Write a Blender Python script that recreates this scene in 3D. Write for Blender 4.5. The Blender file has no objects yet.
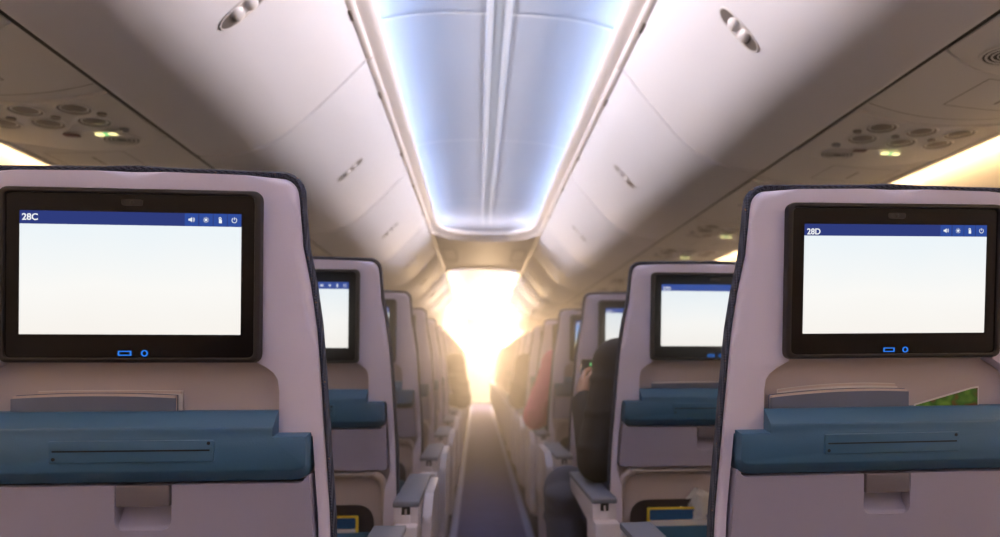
import bpy, bmesh, math, random
from mathutils import Vector, Matrix
random.seed(7)
S = bpy.context.scene
COL = S.collection
PI = math.pi
EXPO = 1.18
EK = 2 ** -EXPO                  # displays are set in display-referred brightness
CAMZ = 0.95                      # eye height above the aisle floor
PITCH = 0.79                     # seat row pitch
ROW0 = 0.973                     # plane of the nearest seat backs
RECL = 0.136                     # tangent of the seat-back recline
SEATX = 0.50                     # seat centre from the aisle centre

# ------------------------------------------------------------------ materials
def mat(name, col, rough=0.5, metal=0.0, bump=None, vary=0.0, spec=0.5, coat=0.0, scale=60):
    m = bpy.data.materials.new(name); m.use_nodes = True
    nt = m.node_tree; b = nt.nodes['Principled BSDF']
    b.inputs['Base Color'].default_value = (*col, 1)
    b.inputs['Roughness'].default_value = rough
    b.inputs['Metallic'].default_value = metal
    b.inputs['Specular IOR Level'].default_value = spec
    b.inputs['Coat Weight'].default_value = coat
    tc = nt.nodes.new('ShaderNodeTexCoord')
    if vary > 0:
        n = nt.nodes.new('ShaderNodeTexNoise'); n.inputs['Scale'].default_value = 7; n.inputs['Detail'].default_value = 5
        mx = nt.nodes.new('ShaderNodeMix'); mx.data_type = 'RGBA'
        mx.inputs['A'].default_value = (*[c * (1 - vary) for c in col], 1)
        mx.inputs['B'].default_value = (*[min(1, c * (1 + vary)) for c in col], 1)
        nt.links.new(tc.outputs['Object'], n.inputs['Vector'])
        nt.links.new(n.outputs['Fac'], mx.inputs['Factor'])
        nt.links.new(mx.outputs['Result'], b.inputs['Base Color'])
    if bump:
        n2 = nt.nodes.new('ShaderNodeTexNoise'); n2.inputs['Scale'].default_value = scale; n2.inputs['Detail'].default_value = 3
        bp = nt.nodes.new('ShaderNodeBump'); bp.inputs['Strength'].default_value = bump; bp.inputs['Distance'].default_value = 0.002
        nt.links.new(tc.outputs['Object'], n2.inputs['Vector'])
        nt.links.new(n2.outputs['Fac'], bp.inputs['Height'])
        nt.links.new(bp.outputs['Normal'], b.inputs['Normal'])
    return m

def emis(name, col, strength):
    m = bpy.data.materials.new(name); m.use_nodes = True
    nt = m.node_tree; nt.nodes.clear()
    e = nt.nodes.new('ShaderNodeEmission'); e.inputs['Color'].default_value = (*col, 1); e.inputs['Strength'].default_value = strength
    o = nt.nodes.new('ShaderNodeOutputMaterial'); nt.links.new(e.outputs[0], o.inputs['Surface'])
    return m

def fabric(name, c1, c2, fleck, scale=420):
    m = bpy.data.materials.new(name); m.use_nodes = True
    nt = m.node_tree; b = nt.nodes['Principled BSDF']; b.inputs['Roughness'].default_value = 0.95
    b.inputs['Specular IOR Level'].default_value = 0.15
    tc = nt.nodes.new('ShaderNodeTexCoord')
    mp = nt.nodes.new('ShaderNodeMapping'); mp.inputs['Rotation'].default_value = (0.5, 0.6, 0.78)
    nt.links.new(tc.outputs['Object'], mp.inputs['Vector'])
    ch = nt.nodes.new('ShaderNodeTexChecker'); ch.inputs['Scale'].default_value = scale
    ch.inputs['Color1'].default_value = (*c1, 1); ch.inputs['Color2'].default_value = (*c2, 1)
    nt.links.new(mp.outputs[0], ch.inputs['Vector'])
    n = nt.nodes.new('ShaderNodeTexNoise'); n.inputs['Scale'].default_value = 260
    nt.links.new(tc.outputs['Object'], n.inputs['Vector'])
    r = nt.nodes.new('ShaderNodeValToRGB'); r.color_ramp.elements[0].position = 0.69; r.color_ramp.elements[1].position = 0.72
    nt.links.new(n.outputs['Fac'], r.inputs['Fac'])
    mx = nt.nodes.new('ShaderNodeMix'); mx.data_type = 'RGBA'; mx.inputs['B'].default_value = (*fleck, 1)
    nt.links.new(r.outputs['Color'], mx.inputs['Factor']); nt.links.new(ch.outputs['Color'], mx.inputs['A'])
    nt.links.new(mx.outputs['Result'], b.inputs['Base Color'])
    bp = nt.nodes.new('ShaderNodeBump'); bp.inputs['Strength'].default_value = 0.6; bp.inputs['Distance'].default_value = 0.001
    nt.links.new(ch.outputs['Fac'], bp.inputs['Height']); nt.links.new(bp.outputs['Normal'], b.inputs['Normal'])
    return m

def screen_mat(name, stops, strength, zlo=0.987, zhi=1.136, cloud=0.0):
    """A lit display: a vertical picture gradient with a little soft cloud in it."""
    m = bpy.data.materials.new(name); m.use_nodes = True
    nt = m.node_tree; nt.nodes.clear()
    tc = nt.nodes.new('ShaderNodeTexCoord'); sp = nt.nodes.new('ShaderNodeSeparateXYZ')
    nt.links.new(tc.outputs['Object'], sp.inputs[0])
    mr = nt.nodes.new('ShaderNodeMapRange'); mr.inputs['From Min'].default_value = zlo; mr.inputs['From Max'].default_value = zhi
    nt.links.new(sp.outputs['Z'], mr.inputs['Value'])
    n = nt.nodes.new('ShaderNodeTexNoise'); n.inputs['Scale'].default_value = 9; n.inputs['Detail'].default_value = 2
    nt.links.new(tc.outputs['Object'], n.inputs['Vector'])
    ma = nt.nodes.new('ShaderNodeMath'); ma.operation = 'MULTIPLY_ADD'; ma.inputs[1].default_value = cloud
    nt.links.new(n.outputs['Fac'], ma.inputs[0]); nt.links.new(mr.outputs[0], ma.inputs[2])
    r = nt.nodes.new('ShaderNodeValToRGB')
    while len(r.color_ramp.elements) < len(stops): r.color_ramp.elements.new(0.5)
    for e, (p, c) in zip(r.color_ramp.elements, stops):
        e.position = p; e.color = (*c, 1)
    nt.links.new(ma.outputs[0], r.inputs['Fac'])
    e = nt.nodes.new('ShaderNodeEmission'); e.inputs['Strength'].default_value = strength
    nt.links.new(r.outputs['Color'], e.inputs['Color'])
    o = nt.nodes.new('ShaderNodeOutputMaterial'); nt.links.new(e.outputs[0], o.inputs['Surface'])
    return m

M = dict(
    shell=mat('shell_plastic', (0.68, 0.63, 0.76), 0.38, bump=0.05, scale=300),
    recess=mat('recess_plastic', (0.50, 0.43, 0.43), 0.5),
    tray=mat('tray_plastic', (0.33, 0.31, 0.41), 0.42, bump=0.08, scale=500),
    teal=mat('teal_plastic', (0.050, 0.135, 0.235), 0.42, bump=0.08, scale=500),
    tealdark=mat('dark_slot', (0.008, 0.014, 0.02), 0.7),
    latch=mat('latch_grey', (0.17, 0.15, 0.17), 0.4),
    black=mat('gloss_black', (0.006, 0.004, 0.004), 0.16, spec=0.25),
    blackrim=mat('bezel_black', (0.022, 0.018, 0.017), 0.35),
    pocket=mat('pocket_dark', (0.045, 0.035, 0.035), 0.9),
    cover=fabric('seat_fabric', (0.03, 0.035, 0.055), (0.12, 0.13, 0.17), (0.34, 0.20, 0.08), 380),
    pad=mat('armrest_pad', (0.16, 0.17, 0.21), 0.55, bump=0.1, scale=300),
    arm=mat('armrest_plastic', (0.62, 0.57, 0.60), 0.38),
    metal=mat('brushed_metal', (0.55, 0.55, 0.57), 0.3, metal=0.9),
    chrome=mat('hinge_metal', (0.62, 0.57, 0.55), 0.35, metal=0.35),
    navy=emis('status_navy', (0.028, 0.045, 0.20), EK),
    navy2=emis('status_blue', (0.030, 0.075, 0.33), EK),
    white=emis('display_white', (0.95, 0.97, 1.0), 0.95 * EK),
    blueglow=emis('port_blue', (0.03, 0.22, 0.85), EK),
    bin=mat('bin_plastic', (0.75, 0.74, 0.79), 0.6, bump=0.03, scale=200),
    binpad=mat('latch_plastic', (0.66, 0.63, 0.64), 0.35),
    binshade=mat('latch_shade', (0.13, 0.11, 0.10), 0.5),
    psu=mat('service_plastic', (0.74, 0.72, 0.71), 0.45),
    psuline=mat('panel_groove', (0.20, 0.17, 0.14), 0.7),
    lens=mat('light_lens', (0.15, 0.125, 0.105), 0.25),
    grille=mat('speaker_black', (0.03, 0.025, 0.02), 0.7),
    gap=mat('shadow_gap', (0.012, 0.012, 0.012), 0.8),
    lip=mat('valance_cream', (0.74, 0.68, 0.66), 0.4),
    dome=mat('dome_white', (0.50, 0.54, 0.62), 0.5),
    spine=mat('spine_white', (0.72, 0.74, 0.78), 0.4),
    groove=mat('spine_groove', (0.46, 0.52, 0.60), 0.5),
    ceil=mat('ceiling_beige', (0.60, 0.54, 0.50), 0.5),
    wall=mat('sidewall', (0.72, 0.62, 0.50), 0.5),
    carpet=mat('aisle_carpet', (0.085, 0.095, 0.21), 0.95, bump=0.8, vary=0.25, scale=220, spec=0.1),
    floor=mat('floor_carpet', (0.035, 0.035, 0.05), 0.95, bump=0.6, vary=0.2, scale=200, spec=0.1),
    strip=mat('path_strip', (0.22, 0.27, 0.48), 0.75),
    cushion=fabric('cushion_fabric', (0.020, 0.026, 0.045), (0.06, 0.07, 0.11), (0.2, 0.12, 0.06), 300),
    paper=mat('paper_white', (0.72, 0.68, 0.66), 0.7),
    tissue=mat('tissue_paper', (0.90, 0.89, 0.88), 0.8),
    paperedge=mat('paper_edge', (0.60, 0.50, 0.46), 0.8),
    magblue=mat('magazine_slate', (0.13, 0.15, 0.21), 0.35),
    cardblue=mat('card_blue', (0.02, 0.09, 0.24), 0.4),
    cardyellow=mat('card_yellow', (0.85, 0.62, 0.05), 0.5),
    skin=mat('skin', (0.62, 0.36, 0.25), 0.5, bump=0.1),
    hairdark=mat('hair_dark', (0.015, 0.010, 0.008), 0.55, bump=0.9, scale=120),
    jacketblack=mat('jacket_black', (0.012, 0.010, 0.010), 0.75, bump=0.5, scale=40),
    denim=mat('denim', (0.075, 0.085, 0.13), 0.9, bump=0.6, vary=0.25, scale=180),
    pink=mat('pink_knit', (0.62, 0.10, 0.22), 0.85, bump=0.5, scale=120),
    olive=mat('olive_knit', (0.06, 0.04, 0.025), 0.9, bump=0.5, scale=120),
    brown=mat('brown_cloth', (0.08, 0.045, 0.03), 0.9, bump=0.5, scale=120),
    shoe=mat('shoe_leather', (0.02, 0.018, 0.018), 0.4),
    eye=mat('eye_white', (0.8, 0.8, 0.8), 0.2),
    ledcool=emis('led_cool', (0.38, 0.59, 1.0), 15.5),
    ledwarm=emis('led_bin_wash', (1.0, 0.84, 0.76), 70.0),
    ledside=emis('led_sidewall', (1.0, 0.72, 0.42), 13.0),
    signlit=emis('sign_lit', (1.0, 0.85, 0.35), 1.0),
    signgreen=emis('sign_green', (0.25, 0.9, 0.3), 0.5),
    red=mat('sign_red', (0.16, 0.03, 0.025), 0.5),
    flare_panel=emis('flare_panel', (1.0, 0.78, 0.48), 0.8),
)
# leaf-green printed leaflet
m = mat('leaflet_green', (0.05, 0.18, 0.02), 0.35); nt = m.node_tree
v = nt.nodes.new('ShaderNodeTexNoise'); v.inputs['Scale'].default_value = 38
r = nt.nodes.new('ShaderNodeValToRGB')
r.color_ramp.elements[0].position = 0.38; r.color_ramp.elements[0].color = (0.16, 0.05, 0.02, 1)
r.color_ramp.elements[1].position = 0.5; r.color_ramp.elements[1].color = (0.04, 0.16, 0.015, 1)
e_ = r.color_ramp.elements.new(0.65); e_.color = (0.16, 0.33, 0.04, 1)
tc = nt.nodes.new('ShaderNodeTexCoord'); nt.links.new(tc.outputs['Object'], v.inputs['Vector'])
nt.links.new(v.outputs['Fac'], r.inputs['Fac']); nt.links.new(r.outputs['Color'], nt.nodes['Principled BSDF'].inputs['Base Color'])
M['leaflet'] = m
M['scr'] = screen_mat('display_pale', [(0.0, (0.95, 0.90, 0.84)), (0.5, (0.98, 0.97, 0.94)), (1.0, (0.86, 0.93, 0.97))], 0.98 * EK, cloud=0.25)
M['scr_sky'] = screen_mat('display_sky', [(0.0, (0.95, 0.60, 0.05)), (0.28, (0.85, 0.72, 0.35)), (0.5, (0.45, 0.65, 0.9)), (1.0, (0.05, 0.25, 0.75))], EK)
M['scr_dusk'] = screen_mat('display_dusk', [(0.0, (0.75, 0.30, 0.05)), (0.5, (0.95, 0.55, 0.12)), (0.8, (0.6, 0.35, 0.3)), (1.0, (0.55, 0.5, 0.7))], EK)

# ------------------------------------------------------------------ object helpers
def link_mesh(name, bm, mats, parent=None, smooth=True, sharp=40):
    bmesh.ops.recalc_face_normals(bm, faces=bm.faces)
    me = bpy.data.meshes.new(name); bm.to_mesh(me); bm.free()
    if not isinstance(mats, (list, tuple)): mats = [mats]
    for x in mats: me.materials.append(M[x] if isinstance(x, str) else x)
    if smooth:
        me.polygons.foreach_set('use_smooth', [True] * len(me.polygons))
        try: me.set_sharp_from_angle(angle=math.radians(sharp))
        except Exception: pass
    o = bpy.data.objects.new(name, me); COL.objects.link(o)
    if parent: o.parent = parent
    return o

def empty(name, loc=(0, 0, 0)):
    o = bpy.data.objects.new(name, None); COL.objects.link(o); o.location = loc
    o.empty_display_size = 0.05
    return o

def tag(o, label, cat, group=None):
    o['label'] = label; o['category'] = cat
    if group: o['group'] = group
    return o

def struct(name, bm, m, label=None, **k):
    o = link_mesh(name, bm, m, **k); o['kind'] = 'structure'
    if label: o['label'] = label; o['category'] = 'cabin shell'
    return o

def copy_tree(o, parent=None):
    c = o.copy(); COL.objects.link(c)
    if parent: c.parent = parent
    for ch in list(o.children): copy_tree(ch, c)
    return c

def box(bm, x0, x1, y0, y1, z0, z1, bev=0.0, seg=2, mi=0):
    vs = [bm.verts.new((x, y, z)) for x in (x0, x1) for y in (y0, y1) for z in (z0, z1)]
    idx = [(0, 1, 3, 2), (4, 6, 7, 5), (0, 4, 5, 1), (2, 3, 7, 6), (0, 2, 6, 4), (1, 5, 7, 3)]
    fs = [bm.faces.new([vs[i] for i in f]) for f in idx]
    for f in fs: f.material_index = mi
    if bev > 0:
        es = list({e for f in fs for e in f.edges})
        bmesh.ops.bevel(bm, geom=es, offset=bev, segments=seg, profile=0.5, affect='EDGES', clamp_overlap=True)
    return vs

def rounded(pts, radii, n=5):
    """Round the corners of a closed 2-D polygon."""
    out = []; N = len(pts)
    for i, p in enumerate(pts):
        r = radii[i] if isinstance(radii, (list, tuple)) else radii
        p = Vector(p); a = Vector(pts[i - 1]) - p; b = Vector(pts[(i + 1) % N]) - p
        if r <= 0: out.append(tuple(p)); continue
        la, lb = a.length, b.length; a.normalize(); b.normalize()
        half = math.acos(max(-1, min(1, a.dot(b)))) / 2
        t = min(r / max(math.tan(half), 1e-4), la * 0.49, lb * 0.49)
        p0 = p + a * t; p1 = p + b * t
        for k in range(n + 1):
            s = k / n
            q = p0 * (1 - s) ** 2 + p * 2 * s * (1 - s) + p1 * s * s
            out.append((q.x, q.y))
    return out

def prism(bm, outline, w0, w1, bev=0.0, seg=3, mi=0, bevback=False):
    """Extrude an outline in (x, z) from y=w0 (towards the camera) to w1; bevel the camera-side rim."""
    f = [bm.verts.new((u, w0, z)) for u, z in outline]; b = [bm.verts.new((u, w1, z)) for u, z in outline]
    n = len(outline)
    ff = bm.faces.new(f); bf = bm.faces.new(b[::-1]); fs = [ff, bf]
    for i in range(n):
        fs.append(bm.faces.new((f[i], b[i], b[(i + 1) % n], f[(i + 1) % n])))
    for x in fs: x.material_index = mi
    if bev > 0:
        es = list(ff.edges) + (list(bf.edges) if bevback else [])
        bmesh.ops.bevel(bm, geom=es, offset=bev, segments=seg, profile=0.5, affect='EDGES', clamp_overlap=True)

def inset(poly, d):
    """Offset a counter-clockwise polygon inwards with mitred corners."""
    out = []; n = len(poly)
    for i in range(n):
        p = Vector(poly[i]); a = (p - Vector(poly[i - 1])).normalized(); b = (Vector(poly[(i + 1) % n]) - p).normalized()
        na, nb = Vector((-a.y, a.x)), Vector((-b.y, b.x)); m_ = (na + nb).normalized()
        out.append(tuple(p + m_ * (d / max(0.3, m_.dot(na)))))
    return out

def stack(bm, loops):
    """Skin a stack of equal-count outlines at given depths and close both ends."""
    rows = [[bm.verts.new((u, w, z)) for u, z in lp] for lp, w in loops]
    for p, q in zip(rows, rows[1:]):
        for i in range(len(p)): bm.faces.new((p[i], p[(i + 1) % len(p)], q[(i + 1) % len(p)], q[i]))
    bm.faces.new(rows[0]); bm.faces.new(rows[-1])

def frame(bm, outer, inner, w0, w1, bev=0.0, seg=3, bevin=0.0):
    """A ring between two outlines with the same number of points."""
    n = len(outer)
    of = [bm.verts.new((u, w0, z)) for u, z in outer]; ob = [bm.verts.new((u, w1, z)) for u, z in outer]
    nf = [bm.verts.new((u, w0, z)) for u, z in inner]; nb = [bm.verts.new((u, w1, z)) for u, z in inner]
    oe, ie = [], []
    for i in range(n):
        j = (i + 1) % n
        bm.faces.new((of[i], of[j], nf[j], nf[i])); bm.faces.new((ob[j], ob[i], nb[i], nb[j]))
        bm.faces.new((of[j], of[i], ob[i], ob[j])); bm.faces.new((nf[i], nf[j], nb[j], nb[i]))
        oe.append(bm.edges.get((of[i], of[j]))); ie.append(bm.edges.get((nf[i], nf[j])))
    if bev > 0: bmesh.ops.bevel(bm, geom=oe, offset=bev, segments=seg, profile=0.5, affect='EDGES', clamp_overlap=True)
    if bevin > 0: bmesh.ops.bevel(bm, geom=[e for e in ie if e.is_valid], offset=bevin, segments=2, profile=0.5, affect='EDGES', clamp_overlap=True)

def tube(bm, pts, radii, n=12, mi=0, cap=True):
    pts = [Vector(p) for p in pts]
    if not isinstance(radii, (list, tuple)): radii = [radii] * len(pts)
    rings = []; ref = None
    for i, p in enumerate(pts):
        t = (pts[min(i + 1, len(pts) - 1)] - pts[max(i - 1, 0)]).normalized()
        if ref is None: ref = Vector((0, 0, 1)) if abs(t.z) < 0.9 else Vector((1, 0, 0))
        a = t.cross(ref).normalized(); b = a.cross(t).normalized(); ref = b
        rings.append([bm.verts.new(p + (a * math.cos(2 * PI * k / n) + b * math.sin(2 * PI * k / n)) * radii[i]) for k in range(n)])
    for r0, r1 in zip(rings, rings[1:]):
        for k in range(n):
            f = bm.faces.new((r0[k], r0[(k + 1) % n], r1[(k + 1) % n], r1[k])); f.material_index = mi
    if cap:
        bm.faces.new(rings[0][::-1]).material_index = mi; bm.faces.new(rings[-1]).material_index = mi

EX28 = 0.03        # the 28D seat leans back a little more
ROLL28 = 0.010     # and sits slightly crooked
EXTRA = 0.0        # additional recline of the seat being built
def shear(bm):
    for v in bm.verts: v.co.y += (1.063 - v.co.z) * RECL + max(0, 1.15 - v.co.z) * EXTRA

def mirror(bm, s):
    if s < 0:
        for v in bm.verts: v.co.x = -v.co.x

def sweep(bm, prof, y0, y1, ny=1, mi=0, xo=None, close=False):
    """Sweep an (x, z) polyline along y."""
    rows = []
    for k in range(ny + 1):
        y = y0 + (y1 - y0) * k / ny
        rows.append([bm.verts.new((x, y, z)) for x, z in prof])
    n = len(prof)
    for a, b in zip(rows, rows[1:]):
        for i in range(n if close else n - 1):
            j = (i + 1) % n
            bm.faces.new((a[i], a[j], b[j], b[i])).material_index = mi
    return rows

def catmull(pts, k=6):
    P = [Vector(p) for p in pts]; out = []
    for i in range(len(P) - 1):
        p0 = P[max(i - 1, 0)]; p1 = P[i]; p2 = P[i + 1]; p3 = P[min(i + 2, len(P) - 1)]
        for s in range(k):
            t = s / k
            q = 0.5 * (2 * p1 + (p2 - p0) * t + (2 * p0 - 5 * p1 + 4 * p2 - p3) * t * t + (3 * p1 - p0 - 3 * p2 + p3) * t ** 3)
            out.append(tuple(q))
    out.append(tuple(P[-1])); return out

# ------------------------------------------------------------------ the seat
def half_width(z):
    ks = [(0.30, 0.255), (0.55, 0.250), (0.75, 0.245), (0.95, 0.230), (1.024, 0.2235), (1.10, 0.208), (1.168, 0.2015), (1.185, 0.2005)]
    if z <= ks[0][0]: return ks[0][1]
    for (a, wa), (b, wb) in zip(ks, ks[1:]):
        if z <= b: return wa + (wb - wa) * (z - a) / (b - a)
    return ks[-1][1]

ZS = [0.30, 0.36, 0.45, 0.55, 0.60, 0.66, 0.70, 0.75, 0.80, 0.858, 0.861, 0.89, 0.915, 0.930, 0.938, 0.945, 0.955, 0.97, 1.0, 1.05, 1.10, 1.14]
def shell_outline(grow=0.0, top=1.185, r=0.022, bottom=None):
    zs = [z for z in ZS if bottom is None or z >= bottom]
    right = [(half_width(z) + grow, z) for z in zs]
    c = []
    hw = half_width(1.16) + grow
    for k in range(7):
        a = k / 6 * PI / 2
        c.append((hw - r + r * math.cos(a) - 0.001 * k / 6, top - r + r * math.sin(a)))
    # gently crowned top edge
    top_r = [((hw - r) * (1 - k / 4), top + 0.003 * (k / 4)) for k in range(1, 4)]
    right = right + c + top_r
    left = [(-u, z) for u, z in right][::-1]
    return right + [(0.0, top + 0.004)] + left

def hole_outline():
    out = shell_outline(); res = []
    def hw(z):
        if z >= 0.955: return 0.148
        if z >= 0.944: return 0.166
        if z >= 0.937: return 0.175
        if z >= 0.929: return 0.180
        if z >= 0.860: return 0.182
        if z >= 0.70: return half_width(z) - 0.013
        if z > 0.60: return half_width(z) - 0.026
        return half_width(z) - 0.030
    for u, z in out:
        s = (u > 0) - (u < 0)
        z2 = min(max(z, 0.335), 1.15)
        w = hw(z2)
        if z > 1.141: w = 0.148 * min(1, abs(u) / 0.178)
        res.append((s * w, z2))
    return res

def rrect(u0, u1, z0, z1, r, n=5): return rounded([(u0, z0), (u1, z0), (u1, z1), (u0, z1)], r, n)

def text_mesh(txt):
    cv = bpy.data.curves.new('seat_number', 'FONT'); cv.body = txt; cv.size = 0.0112; cv.align_x = 'LEFT'; cv.extrude = 0.0001; cv.offset = 0.0002
    tmp = bpy.data.objects.new('tmp', cv); COL.objects.link(tmp); bpy.context.view_layer.update()
    me = bpy.data.meshes.new_from_object(tmp.evaluated_get(bpy.context.evaluated_depsgraph_get()))
    bpy.data.objects.remove(tmp); bpy.data.curves.remove(cv); me.name = 'seat_number'
    me.materials.clear(); me.materials.append(M['white']); return me

def make_seat(side, row, label, group, number, scr='scr', barmat='navy', extra=0.0):
    """side=-1: left of the aisle (aisle is towards +x); side=+1: right of it."""
    global EXTRA
    EXTRA = extra
    a = -side                                   # direction of the aisle in local x
    t = empty('airline_seat', (side * SEATX, ROW0 + PITCH * row, 0)); tag(t, label, 'airline seat', group)
    # shell frame
    bm = bmesh.new(); frame(bm, shell_outline(), hole_outline(), 0.0, 0.026, 0.016, 4, 0.004); shear(bm)
    link_mesh('back_shell', bm, 'shell', t, sharp=50)
    # upholstered front with its edge showing round the shell
    bm = bmesh.new(); rows = []
    for g, w in ((-0.006, 0.020), (-0.001, 0.011), (0.0035, 0.008), (0.0065, 0.012), (0.0065, 0.021), (0.0015, 0.038), (-0.013, 0.062), (-0.034, 0.090), (-0.06, 0.112)):
        rows.append([bm.verts.new((u, w, z)) for u, z in shell_outline(g, 1.1885 + g * 0.75, 0.026)])
    for p, q in zip(rows, rows[1:]):
        for i in range(len(p)): bm.faces.new((p[i], p[(i + 1) % len(p)], q[(i + 1) % len(p)], q[i]))
    bm.faces.new(rows[-1]); shear(bm); link_mesh('back_cover', bm, 'cover', t, sharp=60)
    # plate closing the recesses
    bm = bmesh.new(); prism(bm, [(u * 1.02, z) for u, z in hole_outline()], 0.0255, 0.033); shear(bm)
    link_mesh('recess_panel', bm, 'recess', t)
    # monitor
    bm = bmesh.new(); frame(bm, rrect(-0.157, 0.157, 0.951, 1.164, 0.012), rrect(-0.149, 0.149, 0.957, 1.157, 0.008), -0.013, 0.02, 0.004, 2, 0.002); shear(bm)
    mon = link_mesh('monitor', bm, 'blackrim', t)
    bm = bmesh.new(); prism(bm, rrect(-0.150, 0.150, 0.956, 1.158, 0.006), -0.009, 0.02, 0); shear(bm)
    link_mesh('front_glass', bm, 'black', mon)
    bm = bmesh.new(); prism(bm, [(-0.134, 0.987), (0.134, 0.987), (0.134, 1.121), (-0.134, 1.121)], -0.0096, -0.008); shear(bm)
    link_mesh('screen', bm, scr, mon)
    # status bar with its four white symbols
    bm = bmesh.new(); prism(bm, [(-0.134, 1.1205), (0.134, 1.1205), (0.134, 1.1365), (-0.134, 1.1365)], -0.0097, -0.008)
    def flat(poly, mi=1, w=-0.0100):
        bm.faces.new([bm.verts.new((u, w, z)) for u, z in poly]).material_index = mi
    def ring(cu, cz, r0, r1, a0=0, a1=2 * PI, n=16, w=-0.0101):
        for k in range(n):
            p, q = a0 + (a1 - a0) * k / n, a0 + (a1 - a0) * (k + 1) / n
            flat([(cu + r0 * math.cos(p), cz + r0 * math.sin(p)), (cu + r1 * math.cos(p), cz + r1 * math.sin(p)),
                  (cu + r1 * math.cos(q), cz + r1 * math.sin(q)), (cu + r0 * math.cos(q), cz + r0 * math.sin(q))], 1, w)
    zc = 1.1285
    for cu in (0.0725, 0.0905, 0.108, 0.1255):          # lighter cells behind the symbols
        flat([(cu - 0.0082, 1.1208), (cu + 0.0082, 1.1208), (cu + 0.0082, 1.1362), (cu - 0.0082, 1.1362)], 2, -0.0099)
    cu = 0.0725
    flat([(cu - 0.0036, zc - 0.0012), (cu - 0.0018, zc - 0.0012), (cu + 0.0008, zc - 0.0032), (cu + 0.0008, zc + 0.0032), (cu - 0.0018, zc + 0.0012), (cu - 0.0036, zc + 0.0012)], 1, -0.0101)
    ring(cu, zc, 0.0022, 0.0028, -0.8, 0.8, 5); ring(cu, zc, 0.0035, 0.0041, -0.8, 0.8, 5)
    cu = 0.0905
    ring(cu, zc, 0.0, 0.0017)
    for k in range(8):
        p = k * PI / 4; c, s = math.cos(p), math.sin(p)
        flat([(cu + 0.0024 * c - 0.0004 * s, zc + 0.0024 * s + 0.0004 * c), (cu + 0.0024 * c + 0.0004 * s, zc + 0.0024 * s - 0.0004 * c),
              (cu + 0.0036 * c + 0.0004 * s, zc + 0.0036 * s - 0.0004 * c), (cu + 0.0036 * c - 0.0004 * s, zc + 0.0036 * s + 0.0004 * c)], 1, -0.0101)
    cu = 0.108
    flat([(cu - 0.0016, zc - 0.0038), (cu + 0.0020, zc - 0.0038), (cu + 0.0020, zc + 0.0005), (cu - 0.0016, zc + 0.0005)], 1, -0.0101)
    ring(cu - 0.0002, zc + 0.0020, 0.0008, 0.0018, n=10)
    cu = 0.1255
    ring(cu, zc, 0.0026, 0.0034, PI / 2 + 0.5, PI * 2.5 - 0.5); flat([(cu - 0.0004, zc + 0.0004), (cu + 0.0004, zc + 0.0004), (cu + 0.0004, zc + 0.0038), (cu - 0.0004, zc + 0.0038)], 1, -0.0101)
    shear(bm); link_mesh('status_bar', bm, [barmat, 'white', 'navy2'], mon, smooth=False)
    # seat number text on the bar
    ob = bpy.data.objects.new('seat_number', text_mesh(number)); COL.objects.link(ob); ob.parent = mon
    zt = 1.1250; ob.location = (-0.131, -0.0102 + (1.063 - zt) * RECL + (1.15 - zt) * EXTRA, zt); ob.rotation_euler = (PI / 2 + math.atan(RECL + EXTRA), 0, 0)
    # ports, jack, camera
    bm = bmesh.new(); frame(bm, rrect(-0.0155, 0.0005, 0.9555 + 0.001, 0.9625, 0.0008, 2), rrect(-0.0142, -0.0008, 0.9578, 0.9612, 0.0005, 2), -0.0104, -0.008)
    mp_ = [v.co for v in bm.verts]
    for c in mp_: c.z += 0.0045
    shear(bm); link_mesh('usb_port', bm, 'blueglow', mon)
    bm = bmesh.new()
    circ = lambda r: [(0.0165 + r * math.cos(2 * PI * k / 20), 0.9640 + r * math.sin(2 * PI * k / 20)) for k in range(20)]
    frame(bm, circ(0.0040), circ(0.0027), -0.0104, -0.008); shear(bm); link_mesh('headphone_jack', bm, 'blueglow', mon)
    bm = bmesh.new(); prism(bm, rrect(-0.013, 0.013, 1.1445, 1.1525, 0.0038), -0.0098, -0.008, 0)
    prism(bm, [(0.0026 * math.cos(2 * PI * k / 14), 1.1485 + 0.0026 * math.sin(2 * PI * k / 14)) for k in range(14)], -0.0104, -0.008, 0.0006, 1)
    shear(bm); link_mesh('camera_lens', bm, 'blackrim', mon)
    moff = 0.0062 if side < 0 else -0.003
    for o_ in [mon] + list(mon.children):
        for v in o_.data.vertices:
            if o_.name.startswith('seat_number'): v.co.x *= 0.975
            else: v.co.x = v.co.x * (0.985 if o_ is mon or o_.name.startswith('front_glass') else 0.972) + moff
            if side > 0 and not o_.name.startswith('seat_number'): dz = (1.15 - v.co.z) * 0.022 + 0.0022; v.co.z += dz; v.co.y -= dz * (RECL + EXTRA)
        if o_ is not mon:
            if o_.name.startswith('seat_number'): o_.location.z -= 0.0015; o_.location.y += 0.0002
            elif not o_.name.startswith('front_glass'):
                for v in o_.data.vertices: v.co.z -= 0.0015; v.co.y += 0.0002
        if o_.name.startswith('seat_number'): o_.location.x = o_.location.x * 0.972 + moff
    # teal magazine holder over the tray
    o = rounded([(-0.222, 0.803), (0.222, 0.803), (0.222, 0.863), (0.182, 0.863), (0.182, 0.8905), (-0.182, 0.8905), (-0.182, 0.863), (-0.222, 0.863)], [0.022, 0.022, 0, 0, 0, 0, 0, 0], 5)
    def tip(f):
        q = []
        for u, z in o:
            dz = -0.0200 if z > 0.889 else -0.004 if z > 0.86 else 0.015 * max(0, 1 - (z - 0.803) / 0.022)
            q.append((u - math.copysign(0.003 * f, u), z + dz * f))
        return q
    bm = bmesh.new(); stack(bm, [(o, 0.030), (o, -0.002), (tip(0.05), -0.0035), (tip(0.90), -0.0172), (tip(1.0), -0.0186), (tip(1.15), -0.0190)])
    shear(bm); hold = link_mesh('magazine_holder', bm, 'teal', t, sharp=50)
    bm = bmesh.new(); so = 0.013 if side < 0 else -0.008
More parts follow.
